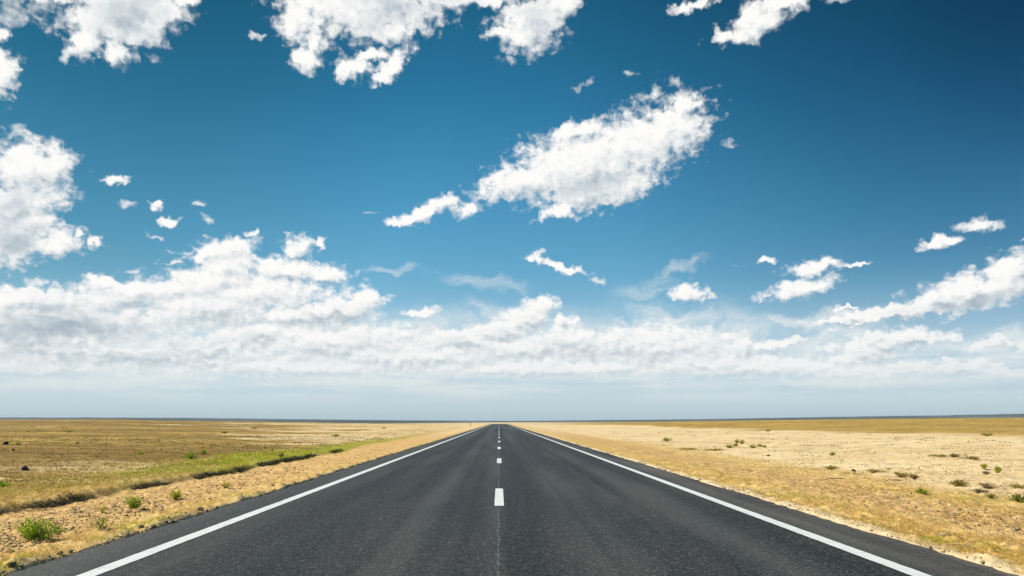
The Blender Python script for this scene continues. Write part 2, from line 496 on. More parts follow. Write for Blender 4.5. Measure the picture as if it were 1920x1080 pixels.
def height(x, y):
    x, y = np.broadcast_arrays(np.asarray(x, float), np.asarray(y, float))
    r = np.maximum(np.abs(y), 1.0)
    t = np.clip(x / np.maximum(y, 1.0), -0.9, 0.9)
    off = np.maximum(np.maximum(ROAD_L - x, x - ROAD_R), 0)                     # metres from the road edge
    out = sstep(0.0, 8.0, off)
    cz = np.interp(t, _cx, CREST_Z)
    rise = cz * sstep(30, CREST, y) * sstep(0, 40, off)
    z = np.where(y > 0, rise, 0)
    over = np.maximum(y - CREST, 0)
    z = z - np.minimum(over ** 1.5 * 0.0012, 9.0)
    # verge falls gently away
    left = x < 0
    bx = bank_x(y)
    fadeb = sstep(50, 34, y)
    s = x - bx                                                                 # positive: road side of the bank
    wob = (fbm(x, y, 1.1, 3, 11) - 0.5)
    trench = -0.115 * sstep(1.6, 0.15, s) * sstep(-0.32 - 0.3 * wob, 0.02 + 0.3 * wob, s + 0.15 * wob)
    z = z + np.where(left & (y > 0), trench * fadeb * (0.7 + 0.9 * (fbm(x, y, 0.5, 2, 12) - 0.2)), 0)
    z = z - np.where(left, 0.13 * sstep(0.2, 3.5, off) - 0.05 * sstep(3.9, 5.5, off), 0.16 * sstep(0.3, 4.5, off))
    z = z + np.where(left & (y > 0), 0.05 * np.exp(-((s - 0.75) / 0.10) ** 2) * sstep(26, 18, y) * (fbm(x, y, 0.9, 2, 14)), 0)
    # roughness: clods beside the road, hummocks on the plain
    n1 = fbm(x, y, 6.0, 3, 21, 0.6)
    n2 = fbm(x, y, 1.6, 3, 22)
    n3 = fbm(x, y, 0.22, 4, 23)
    near = sstep(60, 15, r)
    z = z + sstep(0.0, 0.5, off) * near * ((n1 - 0.5) * 0.055 + np.maximum(n1 - 0.6, 0) * 0.12)
    z = z + sstep(0.2, 2.0, off) * ((n2 - 0.5) * 0.07) + sstep(3, 12, off) * (n3 - 0.5) * 0.35
    # soil heaped against the asphalt edge
    lip = np.exp(-((off - 0.16) / 0.12) ** 2) * (fbm(x, y, 3.0, 3, 25) - 0.30) * 0.13
    z = z + np.where((off > 0.0), np.maximum(lip, -0.01) * near, 0)
    z = z + np.where(off > 0, -0.012, -0.22)
    # the land far beyond the rise
    d = np.hypot(x, y)
    far = np.interp(t, _cx, FAR_Z) * sstep(5200, FAR_D, d) * (0.93 + 0.14 * (fbm(x, y, 0.0009, 3, 31) - 0.5)) + (d > 6500) * 6.0 * (fbm(x, y, 0.012, 3, 32) - 0.4)
    z = np.where((d > 3000) & (y > 0), z + far * 1.0 + 9.0 * sstep(5200, FAR_D, d), z)
    return z


def ground_at(px, py, it=12):
    """Point of the ground seen at a photo pixel."""
    z = 0.0
    for _ in range(it):
        d = F_PX * (EYE - z) / max(py - VY, 2.0)
        x = (px - VX) / F_PX * d
        z = float(height(x, d))
    return x, d, z


# ------------------------------------------------------------------ ground
def zone_masks(x, y):
    """Where green, dry grass, gravel, pale sand and brown scrub grow or lie (their own colour, not light)."""
    offl, offr = ROAD_L - x, x - ROAD_R
    bx = bank_x(y)
    s = bx - x                                             # positive: beyond the bank
    n = fbm(x, y, 0.35, 4, 41)
    nf = fbm(x, y, 2.0, 3, 42)
    wid = np.interp(y, [5, 16, 24, 34, 45, 70, 110], [1.8, 2.6, 3.3, 3.1, 2.1, 1.0, 0.4])
    amt = np.interp(y, [5, 14, 20, 26, 48, 75, 120], [0.05, 0.12, 0.4, 0.95, 1.0, 0.75, 0.2])
    green = sstep(-0.5, 0.4, s + (n - 0.5)) * sstep(wid + 0.8, wid - 1.2, s + 2.2 * (n - 0.5)) * amt * (x < 0) * (y > 0)
    edge_l = sstep(-0.05, 0.15, offl) * sstep(1.25, 0.35, offl + 0.9 * (n - 0.5)) * (x < 0)
    edge_r = sstep(-0.05, 0.15, offr) * sstep(2.4, 0.6, offr + 1.8 * (n - 0.5)) * (x > 0)
    strip_r = np.exp(-((offr - 4.7 - 1.0 * (n - 0.5) - 0.01 * y) / 1.1) ** 2) * (x > 0) * sstep(80, 40, y)
    dry = np.clip(edge_l * 0.8 + edge_r + strip_r * 0.85, 0, 1)
    grav = np.clip(sstep(0.5, 1.2, offl) * sstep(0.2, 0.6, -s) * (x < 0) + sstep(1.0, 2.4, offr) * sstep(4.6, 3.6, offr) * (x > 0), 0, 1)
    # beyond
    st = fbm(x * 0.25, y, 0.10, 4, 43)                     # streaks lying across the view
    pale_r = (x > 0) * sstep(3.9, 5.6, offr) * sstep(1.0, 0.0, (y - np.interp(x / np.maximum(y, 1), [0.0, 0.25, 0.45, 0.72], [400, 128, 82, 56])) / 22 + 1.6 * (st - 0.5))
    tl = x / np.maximum(y, 1)
    pale_l = (x < 0) * sstep(-0.5, 2.0, s) * sstep(0.50, 0.62, st - 0.07 * sstep(-0.3, -0.5, tl) + 0.20 * sstep(-0.5, -0.12, tl) - 0.16 * sstep(55, 110, y) * sstep(-0.15, -0.35, tl))
    pale = np.clip(pale_r + pale_l * 0.8, 0, 1) * (1 - green)
    mid = sstep(0.16, 0.02, np.abs(x / np.maximum(y, 1))) * sstep(40, 110, y)
    pale = np.maximum(pale, mid * 0.95)
    brown = np.clip((sstep(0, 2, s) * (x < 0) + sstep(5, 12, offr) * (x > 0)), 0, 1) * (1 - pale) * (1 - green * 0.9)
    umber = sstep(0, 4, s) * (x < 0) * sstep(-0.10, -0.36, tl) * np.clip(0.42 + 2.2 * (fbm(x * 0.3, y, 0.06, 4, 44) - 0.36), 0, 1) * (1 - green)
    return green, dry, grav, pale, brown, umber


def ground_material():
    m, b, p = new_mat("dry_ground")
    pos = b.n('ShaderNodeNewGeometry').outputs['Position']
    green, dry, grav, pale, brown, umber, far = (attr(b, k) for k in ("green", "dry", "grav", "pale", "brown", "umber", "far"))
    f1 = b.noise(pos, 9.0, 6, 0.65, '2D')
    f2 = b.noise(pos, 1.3, 5, 0.6, '2D')
    f3 = b.noise(b.v('MULTIPLY', pos, (0.12, 0.45, 1)), 0.5, 6, 0.62, '2D')
    f4 = b.noise(b.v('MULTIPLY', pos, (0.3, 1.0, 1)), 2.2, 6, 0.7, '2D')
    soil = b.ramp(b.m('MULTIPLY_ADD', f1, 0.55, b.m('MULTIPLY', f2, 0.45)), [(0.28, (0.25, 0.13, 0.045)), (0.45, (0.58, 0.345, 0.13)), (0.58, (0.74, 0.48, 0.20)), (0.75, (0.82, 0.60, 0.31))])
    sand = b.ramp(b.m('MULTIPLY_ADD', f4, 0.6, b.m('MULTIPLY', f3, 0.4)), [(0.30, (0.45, 0.29, 0.13)), (0.45, (0.72, 0.51, 0.26)), (0.6, (0.84, 0.65, 0.385)), (0.75, (0.88, 0.73, 0.47))])
    scrub = b.ramp(b.m('MULTIPLY_ADD', f4, 0.55, b.m('MULTIPLY', f3, 0.45)), [(0.28, (0.16, 0.088, 0.018)), (0.45, (0.39, 0.245, 0.055)), (0.58, (0.56, 0.37, 0.10)), (0.72, (0.77, 0.54, 0.20))])
    grass = b.ramp(b.m('MULTIPLY_ADD', f2, 0.5, b.m('MULTIPLY', f1, 0.5)), [(0.3, (0.20, 0.20, 0.02)), (0.5, (0.36, 0.35, 0.03)), (0.7, (0.50, 0.42, 0.06))])
    straw = b.ramp(b.m('MULTIPLY_ADD', f2, 0.45, b.m('MULTIPLY', f1, 0.55)), [(0.3, (0.40, 0.235, 0.06)), (0.5, (0.68, 0.445, 0.15)), (0.7, (0.82, 0.60, 0.28))])
    col = soil
    col = b.mix(brown, col, scrub)
    col = b.mix(b.m('MULTIPLY', umber, 0.92), col, b.ramp(b.m('MULTIPLY_ADD', f4, 0.6, b.m('MULTIPLY', f3, 0.4)), [(0.3, (0.105, 0.056, 0.015)), (0.48, (0.225, 0.132, 0.032)), (0.62, (0.36, 0.22, 0.062)), (0.75, (0.55, 0.38, 0.17))]))
    col = b.mix(pale, col, sand)
    col = b.mix(b.m('MULTIPLY', dry, 0.8), col, straw)
    col = b.mix(b.m('MULTIPLY', green, 0.9), col, grass)
    # darker crusted patches on the scrub plain, pale dusty crust at the asphalt edge
    fk = b.noise(b.v('MULTIPLY', pos, (0.05, 0.22, 1)), 1.0, 6, 0.66, '2D')
    col = b.mix(b.m('MULTIPLY', brown, b.rng(fk, 0.50, 0.66, 0, 0.55)), col, (0.17, 0.105, 0.04))
    ex = b.m('ABSOLUTE', b.m('SUBTRACT', b.xyz(pos)[0], 0.115))
    col = b.mix(b.m('MULTIPLY', b.rng(b.m('ADD', ex, b.m('MULTIPLY', b.m('SUBTRACT', f2, 0.5), 0.35)), 4.66, 4.84, 1, 0), b.rng(b.xyz(pos)[0], -1.0, 1.0, 0.25, 0.6)), col, b.mix(f1, (0.36, 0.29, 0.19), (0.82, 0.72, 0.55)))
    # small dark stones, crusts and bits of dead plant
    sp = b.voro(pos, 7.0, out=0)
    spn = b.noise(pos, 0.9, 3, 0.6, '2D')
    spot = b.m('MULTIPLY', b.rng(sp, 0.22, 0.12, 0, 1), b.rng(spn, 0.48, 0.62, 0, 1))
    col = b.mix(b.m('MULTIPLY', spot, b.m('MULTIPLY_ADD', grav, 0.6, 0.12)), col, (0.10, 0.075, 0.045))
    wood = b.ramp(b.noise(b.v('MULTIPLY', pos, (0.0012, 0.0004, 1)), 1.0, 4, 0.6, '2D'), [(0.3, (0.03, 0.04, 0.03)), (0.55, (0.05, 0.06, 0.045)), (0.75, (0.15, 0.14, 0.10))])
    col = b.mix(far, col, wood)
    b.put(p.inputs['Base Color'], col)
    p.inputs['Roughness'].default_value = 0.95
    p.inputs['Specular IOR Level'].default_value = 0.15
    bp = b.n('ShaderNodeBump')
    bp.inputs['Strength'].default_value = 0.55
    bp.inputs['Distance'].default_value = 0.03
    b.put(bp.inputs['Height'], b.m('ADD', b.noise(pos, 14.0, 7, 0.65, '2D'), b.m('MULTIPLY', f4, 0.8)))
    b.put(p.inputs['Normal'], bp.outputs[0])
    return m


def polar_grid():
    front = np.linspace(-50, 50, 861)
    back = np.linspace(50, 310, 66)[1:-1]
    th = np.radians(np.concatenate([front, back]))
    rr = [1.2]
    while rr[-1] < 60:
        rr.append(rr[-1] * 1.0075)
    while rr[-1] < 420:
        rr.append(rr[-1] * 1.011)
    while rr[-1] < 13500:
        rr.append(rr[-1] * 1.05)
    return th, np.array(rr)


def build_ground():
    th, rr = polar_grid()
    R, T = np.meshgrid(rr, th, indexing='ij')
    X, Y = R * np.sin(T), R * np.cos(T)
    Z = height(X, Y)
    nr, nt = R.shape
    idx = np.arange(nr * nt).reshape(nr, nt)
    nx = np.roll(idx, -1, axis=1)
    quads = np.stack([idx[:-1], idx[1:], nx[1:], nx[:-1]], -1).reshape(-1, 4)
    V = np.stack([X, Y, Z], -1).reshape(-1, 3)
    # close the small hole under the camera
    V = np.concatenate([V, [[0, 0, -0.25]]])
    tris = np.stack([np.full(nt, nr * nt), idx[0], nx[0]], -1)
    x, y = V[:, 0], V[:, 1]
    g, d, gr, pa, br, um = zone_masks(x, y)
    tt = x / np.maximum(y, 1)
    st_ = np.interp(tt, [-0.7, -0.52, -0.47, -0.3, -0.12, 0.0, 0.3, 0.72], [5400, 5200, 900, 900, 3600, 5400, 5600, 4600])
    far = sstep(st_, st_ * 1.3, np.hypot(x, y)) * (y > 0)
    o = mesh_np("ground", V, quads[:, ::-1], tris[:, ::-1], ground_material(), attrs=dict(green=g, dry=d, grav=gr, pale=pa, brown=br, umber=um, far=far))
    tag(o, "dry sandy plain with scrub on both sides of the road", None, None, 'structure')
    return o


ground = build_ground()


# ------------------------------------------------------------------ road
def road_z(y):
    return -np.minimum(np.maximum(y - CREST, 0) ** 1.5 * 0.0012, 9.0) + 0.0


def road_material():
    m, b, p = new_mat("asphalt")
    pos = b.n('ShaderNodeNewGeometry').outputs['Position']
    x, y, z = b.xyz(pos)
    grit = b.noise(pos, 70.0, 3, 0.7, '2D')
    chips = b.voro(pos, 62.0, out=1)
    chip = b.xyz(chips)[0]
    agg = b.rng(chip, 0.74, 0.98, 0.0, 1.0)
    patch = b.noise(b.v('MULTIPLY', pos, (1.2, 0.12, 1)), 0.9, 5, 0.6, '2D')
    track = b.noise(b.comb(x, b.m('MULTIPLY', y, 0.008), 0.0), 1.3, 3, 0.55, '2D')
    wheel = b.m('MULTIPLY', b.m('SINE', b.m('MULTIPLY_ADD', b.m('ABSOLUTE', x), 3.5, -2.2)), 0.045)
    tone = b.m('ADD', wheel, b.m('MULTIPLY_ADD', patch, 0.45, b.m('MULTIPLY', track, 0.55)))
    col = b.ramp(tone, [(0.34, (0.006, 0.0056, 0.0052)), (0.5, (0.0125, 0.0118, 0.011)), (0.64, (0.031, 0.0292, 0.0273))])
    # the shoulders beyond the lines are older and greyer
    sh = b.rng(b.m('ABSOLUTE', b.m('SUBTRACT', x, 0.06)), 3.72, 3.82, 0, 1)
    col = b.mix(sh, col, b.ramp(patch, [(0.3, (0.022, 0.0215, 0.021)), (0.7, (0.058, 0.057, 0.055))]))
    col = b.mix(b.m('MULTIPLY', agg, 0.85), col, b.mix(b.xyz(chips)[1], (0.05, 0.048, 0.045), (0.30, 0.288, 0.27)))
    col = b.mix(b.rng(grit, 0.58, 0.36, 0.0, 0.75), col, (0.008, 0.008, 0.009))
    # paving joint along the middle, dusty in places
    jn = b.m('ABSOLUTE', b.m('ADD', b.m('SUBTRACT', x, b.m('MULTIPLY', b.m('SUBTRACT', b.noise(pos, 1.5, 3, 0.6, '2D'), 0.5), 0.05)), 0.012))
    joint = b.m('MULTIPLY', b.rng(jn, 0.014, 0.003, 0, 1), b.rng(b.noise(pos, 6.0, 3, 0.7, '2D'), 0.42, 0.6, 0, 0.9))
    col = b.mix(joint, col, (0.19, 0.18, 0.165))
    b.put(p.inputs['Base Color'], col)
    b.put(p.inputs['Roughness'], b.rng(patch, 0.3, 0.7, 0.62, 0.8))
    b.put(p.inputs['Sheen Weight'], b.rng(tone, 0.40, 0.64, 0.03, 0.20))          # dust polished into the wheel tracks
    p.inputs['Sheen Roughness'].default_value = 0.35
    p.inputs['Sheen Tint'].default_value = (0.85, 0.74, 0.62, 1)
    p.inputs['Specular IOR Level'].default_value = 0.36
    bp = b.n('ShaderNodeBump')
    bp.inputs['Strength'].default_value = 0.7
    bp.inputs['Distance'].default_value = 0.006
    b.put(bp.inputs['Height'], b.m('ADD', b.voro(pos, 62.0, out=0), grit))
    b.put(p.inputs['Normal'], bp.outputs[0])
    return m


def build_road():
    ys = np.concatenate([np.arange(-40, 2, 1.0), np.arange(2, 40, 0.06), np.arange(40, 120, 0.4), np.arange(120, 560, 4.0)])
    el = ROAD_L + 0.10 * (fbm(ys, ys * 0 + 0.5, 0.5, 3, 51) - 0.5) + 0.15 * (fbm(ys, ys * 0 + 2.5, 4.0, 3, 52) - 0.5) * sstep(60, 20, ys)
    er = ROAD_R + 0.12 * (fbm(ys, ys * 0 + 4.5, 0.5, 3, 53) - 0.5) + 0.12 * (fbm(ys, ys * 0 + 6.5, 4.0, 3, 54) - 0.5) * sstep(60, 20, ys)
    cols = [el, el + 0.02, el * 0 - 3.7, el * 0 - 1.9, el * 0, el * 0 + 1.9, el * 0 + 3.7, er - 0.02, er]
    zz = [-0.035, -0.012, 0, 0.012, 0.018, 0.012, 0, -0.012, -0.035]
    rows = [(el - 0.05, -0.3)] + list(zip(cols, zz)) + [(er + 0.05, -0.3)]
    V = np.stack([np.stack([c, ys, road_z(ys) + z], -1) for c, z in rows], 1)          # (n, k, 3)
    n, k = V.shape[:2]
    idx = np.arange(n * k).reshape(n, k)
    quads = np.stack([idx[:-1, :-1], idx[:-1, 1:], idx[1:, 1:], idx[1:, :-1]], -1).reshape(-1, 4)
    o = mesh_np("road", V.reshape(-1, 3), quads, None, road_material(), smooth=False)
    tag(o, "straight two lane asphalt road running to the horizon", None, None, 'structure')
    return o


def crown_z(x):
    return np.interp(x, [-4.4, -3.7, -1.9, 0, 1.9, 3.7, 4.6], [-0.012, 0, 0.012, 0.018, 0.012, 0, -0.012])


def paint_material():
    m, b, p = new_mat("road_paint")
    pos = b.n('ShaderNodeNewGeometry').outputs['Position']
    w = b.noise(pos, 45.0, 4, 0.7, '2D')
    w2 = b.noise(pos, 5.0, 4, 0.6, '2D')
    col = b.ramp(b.m('MULTIPLY_ADD', w, 0.6, b.m('MULTIPLY', w2, 0.4)), [(0.30, (0.34, 0.335, 0.325)), (0.42, (0.70, 0.70, 0.69)), (0.6, (0.80, 0.80, 0.79))])
    b.put(p.inputs['Base Color'], col)
    p.inputs['Roughness'].default_value = 0.6
    bp = b.n('ShaderNodeBump')
    bp.inputs['Strength'].default_value = 0.5
    bp.inputs['Distance'].default_value = 0.004
    b.put(bp.inputs['Height'], b.noise(pos, 60.0, 3, 0.6, '2D'))
    b.put(p.inputs['Normal'], bp.outputs[0])
    return m


road = build_road()
PAINT = paint_material()


def stripe(name, x0, x1, ys, ragged=0.006, label=None):
    k = len(ys)
    j0 = ragged * 2 * (fbm(ys, ys * 0 + x0, 7.0, 2, 61) - 0.5)
    j1 = ragged * 2 * (fbm(ys, ys * 0 + x1, 7.0, 2, 62) - 0.5)
    a = np.stack([x0 + j0, ys, road_z(ys) + crown_z(x0 + j0) + 0.005], -1)
    c = np.stack([x1 + j1, ys, road_z(ys) + crown_z(x1 + j1) + 0.005], -1)
    V = np.concatenate([a, c])
    i = np.arange(k - 1)
    o = mesh_np(name, V, np.stack([i, k + i, k + i + 1, i + 1], -1), None, PAINT, parent=road, smooth=False)
    o['kind'] = 'structure'
    if label:
        o['label'] = label
    return o


_ys = np.concatenate([np.arange(-40, 3, 1.0), np.arange(3, 40, 0.08), np.arange(40, 560, 2.0)])
stripe("edge_line", -3.745, -3.565, _ys, label="continuous white line along the left edge of the road")
stripe("edge_line", 3.65, 3.83, _ys, label="continuous white line along the right edge of the road")
for k in range(32):
    y0 = 11.75 + 12.0 * k
    if y0 + 3 < 400:
        stripe("centre_dash", -0.076, 0.076, np.linspace(y0, y0 + 3.02, 40 if k < 3 else 6))

# ------------------------------------------------------------------ loose cover: grass, gravel, brush along the bank
def plant_material(name, rough=0.7, trans=0.45, emboss=True):
    """Leaves and stalks: their own tint per blade, some light coming through."""
    m, b, p = new_mat(name)
    t = attr(b, "tint", 0)
    pos = b.n('ShaderNodeNewGeometry').outputs['Position']
    col = b.mix(0.5, t, b.mix(1.0, t, b.ramp(b.noise(pos, 25.0, 3, 0.6), [(0.3, (0.6, 0.6, 0.55)), (0.7, (1.4, 1.4, 1.3))]), 'MULTIPLY'))
    b.put(p.inputs['Base Color'], col)
    p.inputs['Roughness'].default_value = rough
    p.inputs['Specular IOR Level'].default_value = 0.25
    if trans:
        tr = b.n('ShaderNodeBsdfTranslucent')
        b.put(tr.inputs[0], col)
        mx = b.n('ShaderNodeMixShader')
        mx.inputs[0].default_value = trans
        b.put(mx.inputs[1], p.outputs[0])
        b.put(mx.inputs[2], tr.outputs[0])
        b.put(m.node_tree.nodes['Material Output'].inputs[0], mx.outputs[0])
    return m


LEAF = plant_material("leaf")
BLADE = plant_material("grass_blade")
STALK = plant_material("dry_stalk", trans=0.0)


def palette(n, cols, jit=0.18):
    c = np.array(cols)[RNG.integers(0, len(cols), n)]
    return np.clip(c * (1 + jit * RNG.normal(size=(n, 1))) * (1 + 0.06 * RNG.normal(size=(n, 3))), 0.004, 0.9)


def blades(x, y, h, w, cols, lean=0.45, dz=0.0):
    """Bent grass blades (two segments) standing at points; returns verts, quads, tris, tints."""
    n = len(x)
    z = height(x, y) - 0.008 + dz
    a = RNG.uniform(0, 2 * math.pi, n)
    la = RNG.uniform(0, 2 * math.pi, n)
    ln = np.abs(RNG.normal(0, lean, n)) * h
    sx, sy = np.cos(a) * w / 2, np.sin(a) * w / 2
    dx, dy = np.cos(la) * ln, np.sin(la) * ln
    b0 = np.stack([x - sx, y - sy, z], -1)
    b1 = np.stack([x + sx, y + sy, z], -1)
    m0 = np.stack([x - sx * .8 + dx * .35, y - sy * .8 + dy * .35, z + h * .55], -1)
    m1 = np.stack([x + sx * .8 + dx * .35, y + sy * .8 + dy * .35, z + h * .55], -1)
    tp = np.stack([x + dx, y + dy, z + h * RNG.uniform(0.8, 1.0, n)], -1)
    V = np.stack([b0, b1, m1, m0, tp], 1).reshape(-1, 3)
    i = np.arange(n) * 5
    return V, np.stack([i, i + 1, i + 2, i + 3], -1), np.stack([i + 3, i + 2, i + 4], -1), np.repeat(cols, 5, axis=0)


def join_np(parts):
    V, Q, T, C, k = [], [], [], [], 0
    for v, q, t, c in parts:
        V.append(v)
        C.append(c)
        if q is not None and len(q):
            Q.append(q + k)
        if t is not None and len(t):
            T.append(t + k)
        k += len(v)
    return np.concatenate(V), (np.concatenate(Q) if Q else None), (np.concatenate(T) if T else None), np.concatenate(C)


def view_points(n, pxr, pyr):
    """Random ground points spread evenly over part of the view, so far ground is not under-covered."""
    px, py = RNG.uniform(*pxr, n), RNG.uniform(*pyr, n)
    d = F_PX * EYE / (py - VY)
    return (px - VX) / F_PX * d, d


GREEN = [(0.336, 0.408, 0.017), (0.432, 0.48, 0.017), (0.528, 0.516, 0.025), (0.24, 0.324, 0.017), (0.552, 0.48, 0.05)]
STRAW = [(0.762, 0.485, 0.153), (0.672, 0.436, 0.117), (0.538, 0.378, 0.09), (0.85, 0.582, 0.252), (0.47, 0.359, 0.063)]
RUST = [(0.50, 0.30, 0.06), (0.56, 0.34, 0.08), (0.42, 0.26, 0.06)]


def scatter(n, pxr, pyr, which, thr=0.25):
    x, y = view_points(n, pxr, pyr)
    mk = zone_masks(x, y)[which]
    keep = (mk > thr + (1 - thr) * RNG.uniform(0, 1, n)) & ((x < ROAD_L - 0.02) | (x > ROAD_R + 0.02))
    return x[keep], y[keep]


def clump(x, y, s, thr, seed):
    return fbm(x, y, s, 3, seed) > thr


# meadow strip beyond the bank
x, y = scatter(150000, (-60, 760), (815, 960), 0, 0.1)
k = fbm(x, y, 0.7, 3, 71) + 0.1 * RNG.normal(size=len(x)) > 0.51
x, y = x[k], y[k]
h = RNG.uniform(0.05, 0.13, len(x)) * (0.55 + 0.9 * fbm(x, y, 0.5, 2, 72))
meadow = blades(x, y, h, np.maximum(0.008, y * 0.0005), palette(len(x), GREEN, 0.2))
g = mesh_np("meadow_grass", *meadow[:3], BLADE, smooth=False, attrs=dict(tint=meadow[3]))
tag(g, "bright green grass growing in a strip beyond the little bank", None, None, 'stuff')

# short dry grass on the verges
parts = []
x, y = view_points(110000, (-60, 520), (858, 965))
k = (x < bank_x(y) - 0.05) & (x > bank_x(y) - 4.5 * np.interp(y, [6, 16, 30], [0.8, 1, 1])) & (fbm(x, y, 0.8, 3, 79) + 0.12 * RNG.normal(size=len(x)) > 0.47)
x, y = x[k], y[k]
parts.append(blades(x, y, RNG.uniform(0.02, 0.07, len(x)), np.maximum(0.005, y * 0.0005), palette(len(x), STRAW + [(0.40, 0.36, 0.05), (0.34, 0.33, 0.04), (0.30, 0.21, 0.08)]), 0.7))
x, y = scatter(130000, (-60, 700), (832, 1095), 1, 0.15)
k = (x < 0) & (fbm(x, y, 1.6, 3, 73) > 0.47 - 0.07 * sstep(11, 7, y))
x, y = x[k], y[k]
mixg = fbm(x, y, 0.9, 3, 74)
c = np.where((mixg > 0.53 - 0.08 * sstep(9, 5, y))[:, None], palette(len(x), GREEN), palette(len(x), STRAW))
parts.append(blades(x, y, RNG.uniform(0.02, 0.055, len(x)), np.maximum(0.004, y * 0.00055), c, 0.7))
x, y = scatter(260000, (1060, 1990), (820, 1095), 1, 0.1)
k = (x > 0) & (fbm(x, y, 1.1, 3, 75) > 0.40)
x, y = x[k], y[k]
mixg = fbm(x, y, 0.7, 3, 76)
c = np.where((mixg > 0.60)[:, None], palette(len(x), GREEN[1:3] + STRAW[2:3] + STRAW[4:]), palette(len(x), STRAW))
parts.append(blades(x, y, RNG.uniform(0.015, 0.05, len(x)), np.maximum(0.004, y * 0.00055), c, 0.8))
x, y = view_points(16000, (1500, 1990), (900, 985))
k = (x > ROAD_R + 1.9) & (x < ROAD_R + 4.6) & (fbm(x, y, 0.6, 3, 77) > 0.5)
x, y = x[k], y[k]
parts.append(blades(x, y, RNG.uniform(0.015, 0.04, len(x)), np.maximum(0.005, y * 0.0006), palette(len(x), RUST), 0.9))
V, Q, T, C = join_np(parts)
g = mesh_np("verge_grass", V, Q, T, BLADE, smooth=False, attrs=dict(tint=C))
tag(g, "short dry grass and moss along both edges of the asphalt", None, None, 'stuff')

# sparse dry tussocks dotting the plains
parts = []
for pxr, pyr, n in (((-40, 900), (790, 905), 6500), ((1000, 1990), (786, 925), 1500)):
    cx, cy = view_points(n, pxr, (pyr[0] + 7, pyr[1]))
    k = (np.abs(cx) > 9.5) & (cy < 330) & (fbm(cx, cy, 0.03, 3, 78) + RNG.uniform(-.2, .2, n) > 0.5)
    cx, cy = cx[k], cy[k]
    m_ = 14
    x = np.repeat(cx, m_) + RNG.normal(0, 1, len(cx) * m_) * np.repeat(0.08 + cy * 0.0035, m_)
    y = np.repeat(cy, m_) + RNG.normal(0, 1, len(cx) * m_) * np.repeat(0.05 + cy * 0.002, m_)
    col = np.repeat(palette(len(cx), [(0.36, 0.26, 0.09), (0.30, 0.22, 0.08), (0.44, 0.32, 0.13), (0.26, 0.21, 0.06), (0.20, 0.14, 0.07)]), m_, 0)
    parts.append(blades(x, y, RNG.uniform(0.02, 0.06, len(x)) * np.minimum(1.2, 0.5 + np.repeat(cy, m_) / 60), np.maximum(0.008, y * 0.0013), col, 0.8))
V, Q, T, C = join_np(parts)
g = mesh_np("steppe_grass", V, Q, T, BLADE, smooth=False, attrs=dict(tint=C))
tag(g, "low brown grass tufts scattered over the open plain", None, None, 'stuff')


def lump_shape(seed, n_sub=1):
    """An angular stone: a subdivided octahedron pushed in by random planes."""
    r = np.random.default_rng(seed)
    V = [np.array(v, float) for v in ((1, 0, 0), (-1, 0, 0), (0, 1, 0), (0, -1, 0), (0, 0, 1), (0, 0, -1))]
    F = [(0, 2, 4), (2, 1, 4), (1, 3, 4), (3, 0, 4), (2, 0, 5), (1, 2, 5), (3, 1, 5), (0, 3, 5)]
    for _ in range(n_sub):
        mid, F2 = {}, []
        def m_(a, c):
            key = (min(a, c), max(a, c))
            if key not in mid:
                v = V[a] + V[c]
                V.append(v / np.linalg.norm(v))
                mid[key] = len(V) - 1
            return mid[key]
        for a, c, d in F:
            ab, bc, ca = m_(a, c), m_(c, d), m_(d, a)
            F2 += [(a, ab, ca), (ab, c, bc), (ca, bc, d), (ab, bc, ca)]
        F = F2
    P = np.array(V)
    for _ in range(9):
        d = r.normal(size=3)
        d /= np.linalg.norm(d)
        lim = r.uniform(0.55, 0.9)
        over = np.maximum(P @ d - lim, 0)
        P = P - over[:, None] * d
    P = P * (1 + 0.08 * r.normal(size=(len(P), 1)))
    return P, np.array(F)


SHAPES = [lump_shape(100 + i, 1) for i in range(8)]


def lumps(x, y, size, cols, flat=0.6, sink=0.35):
    n = len(x)
    z = height(x, y)
    a = RNG.uniform(0, 2 * math.pi, n)
    sc3 = size[:, None] * np.stack([RNG.uniform(.7, 1.3, n), RNG.uniform(.7, 1.3, n), RNG.uniform(.6, 1.2, n) * flat], -1)
    parts = []
    for s, (P, Fc) in enumerate(SHAPES):
        i = np.arange(s, n, len(SHAPES))
        if not len(i):
            continue
        Q = P[None] * sc3[i][:, None]
        ca, sa = np.cos(a[i])[:, None], np.sin(a[i])[:, None]
        X = Q[..., 0] * ca - Q[..., 1] * sa + x[i][:, None]
        Y = Q[..., 0] * sa + Q[..., 1] * ca + y[i][:, None]
        Z = Q[..., 2] + (z[i] + sc3[i][:, 2] * (1 - 2 * sink))[:, None]
        V = np.stack([X, Y, Z], -1).reshape(-1, 3)
        T = (Fc[None] + (np.arange(len(i)) * len(P))[:, None, None]).reshape(-1, 3)
        parts.append((V, None, T, np.repeat(cols[i], len(P), axis=0)))
    return join_np(parts)


def stone_material():
    m, b, p = new_mat("stone")
    t = attr(b, "tint", 0)
    pos = b.n('ShaderNodeTexCoord').outputs['Object']
    n = b.noise(pos, 30.0, 5, 0.65)
    col = b.mix(1.0, t, b.ramp(n, [(0.3, (0.55, 0.55, 0.55)), (0.5, (1.0, 1.0, 1.0)), (0.7, (1.35, 1.32, 1.25))]), 'MULTIPLY')
    b.put(p.inputs['Base Color'], col)
    p.inputs['Roughness'].default_value = 0.9
    p.inputs['Specular IOR Level'].default_value = 0.2
    bp = b.n('ShaderNodeBump')
    bp.inputs['Strength'].default_value = 0.6
    bp.inputs['Distance'].default_value = 0.01
    b.put(bp.inputs['Height'], b.noise(pos, 60.0, 4, 0.6))
    b.put(p.inputs['Normal'], bp.outputs[0])
    return m


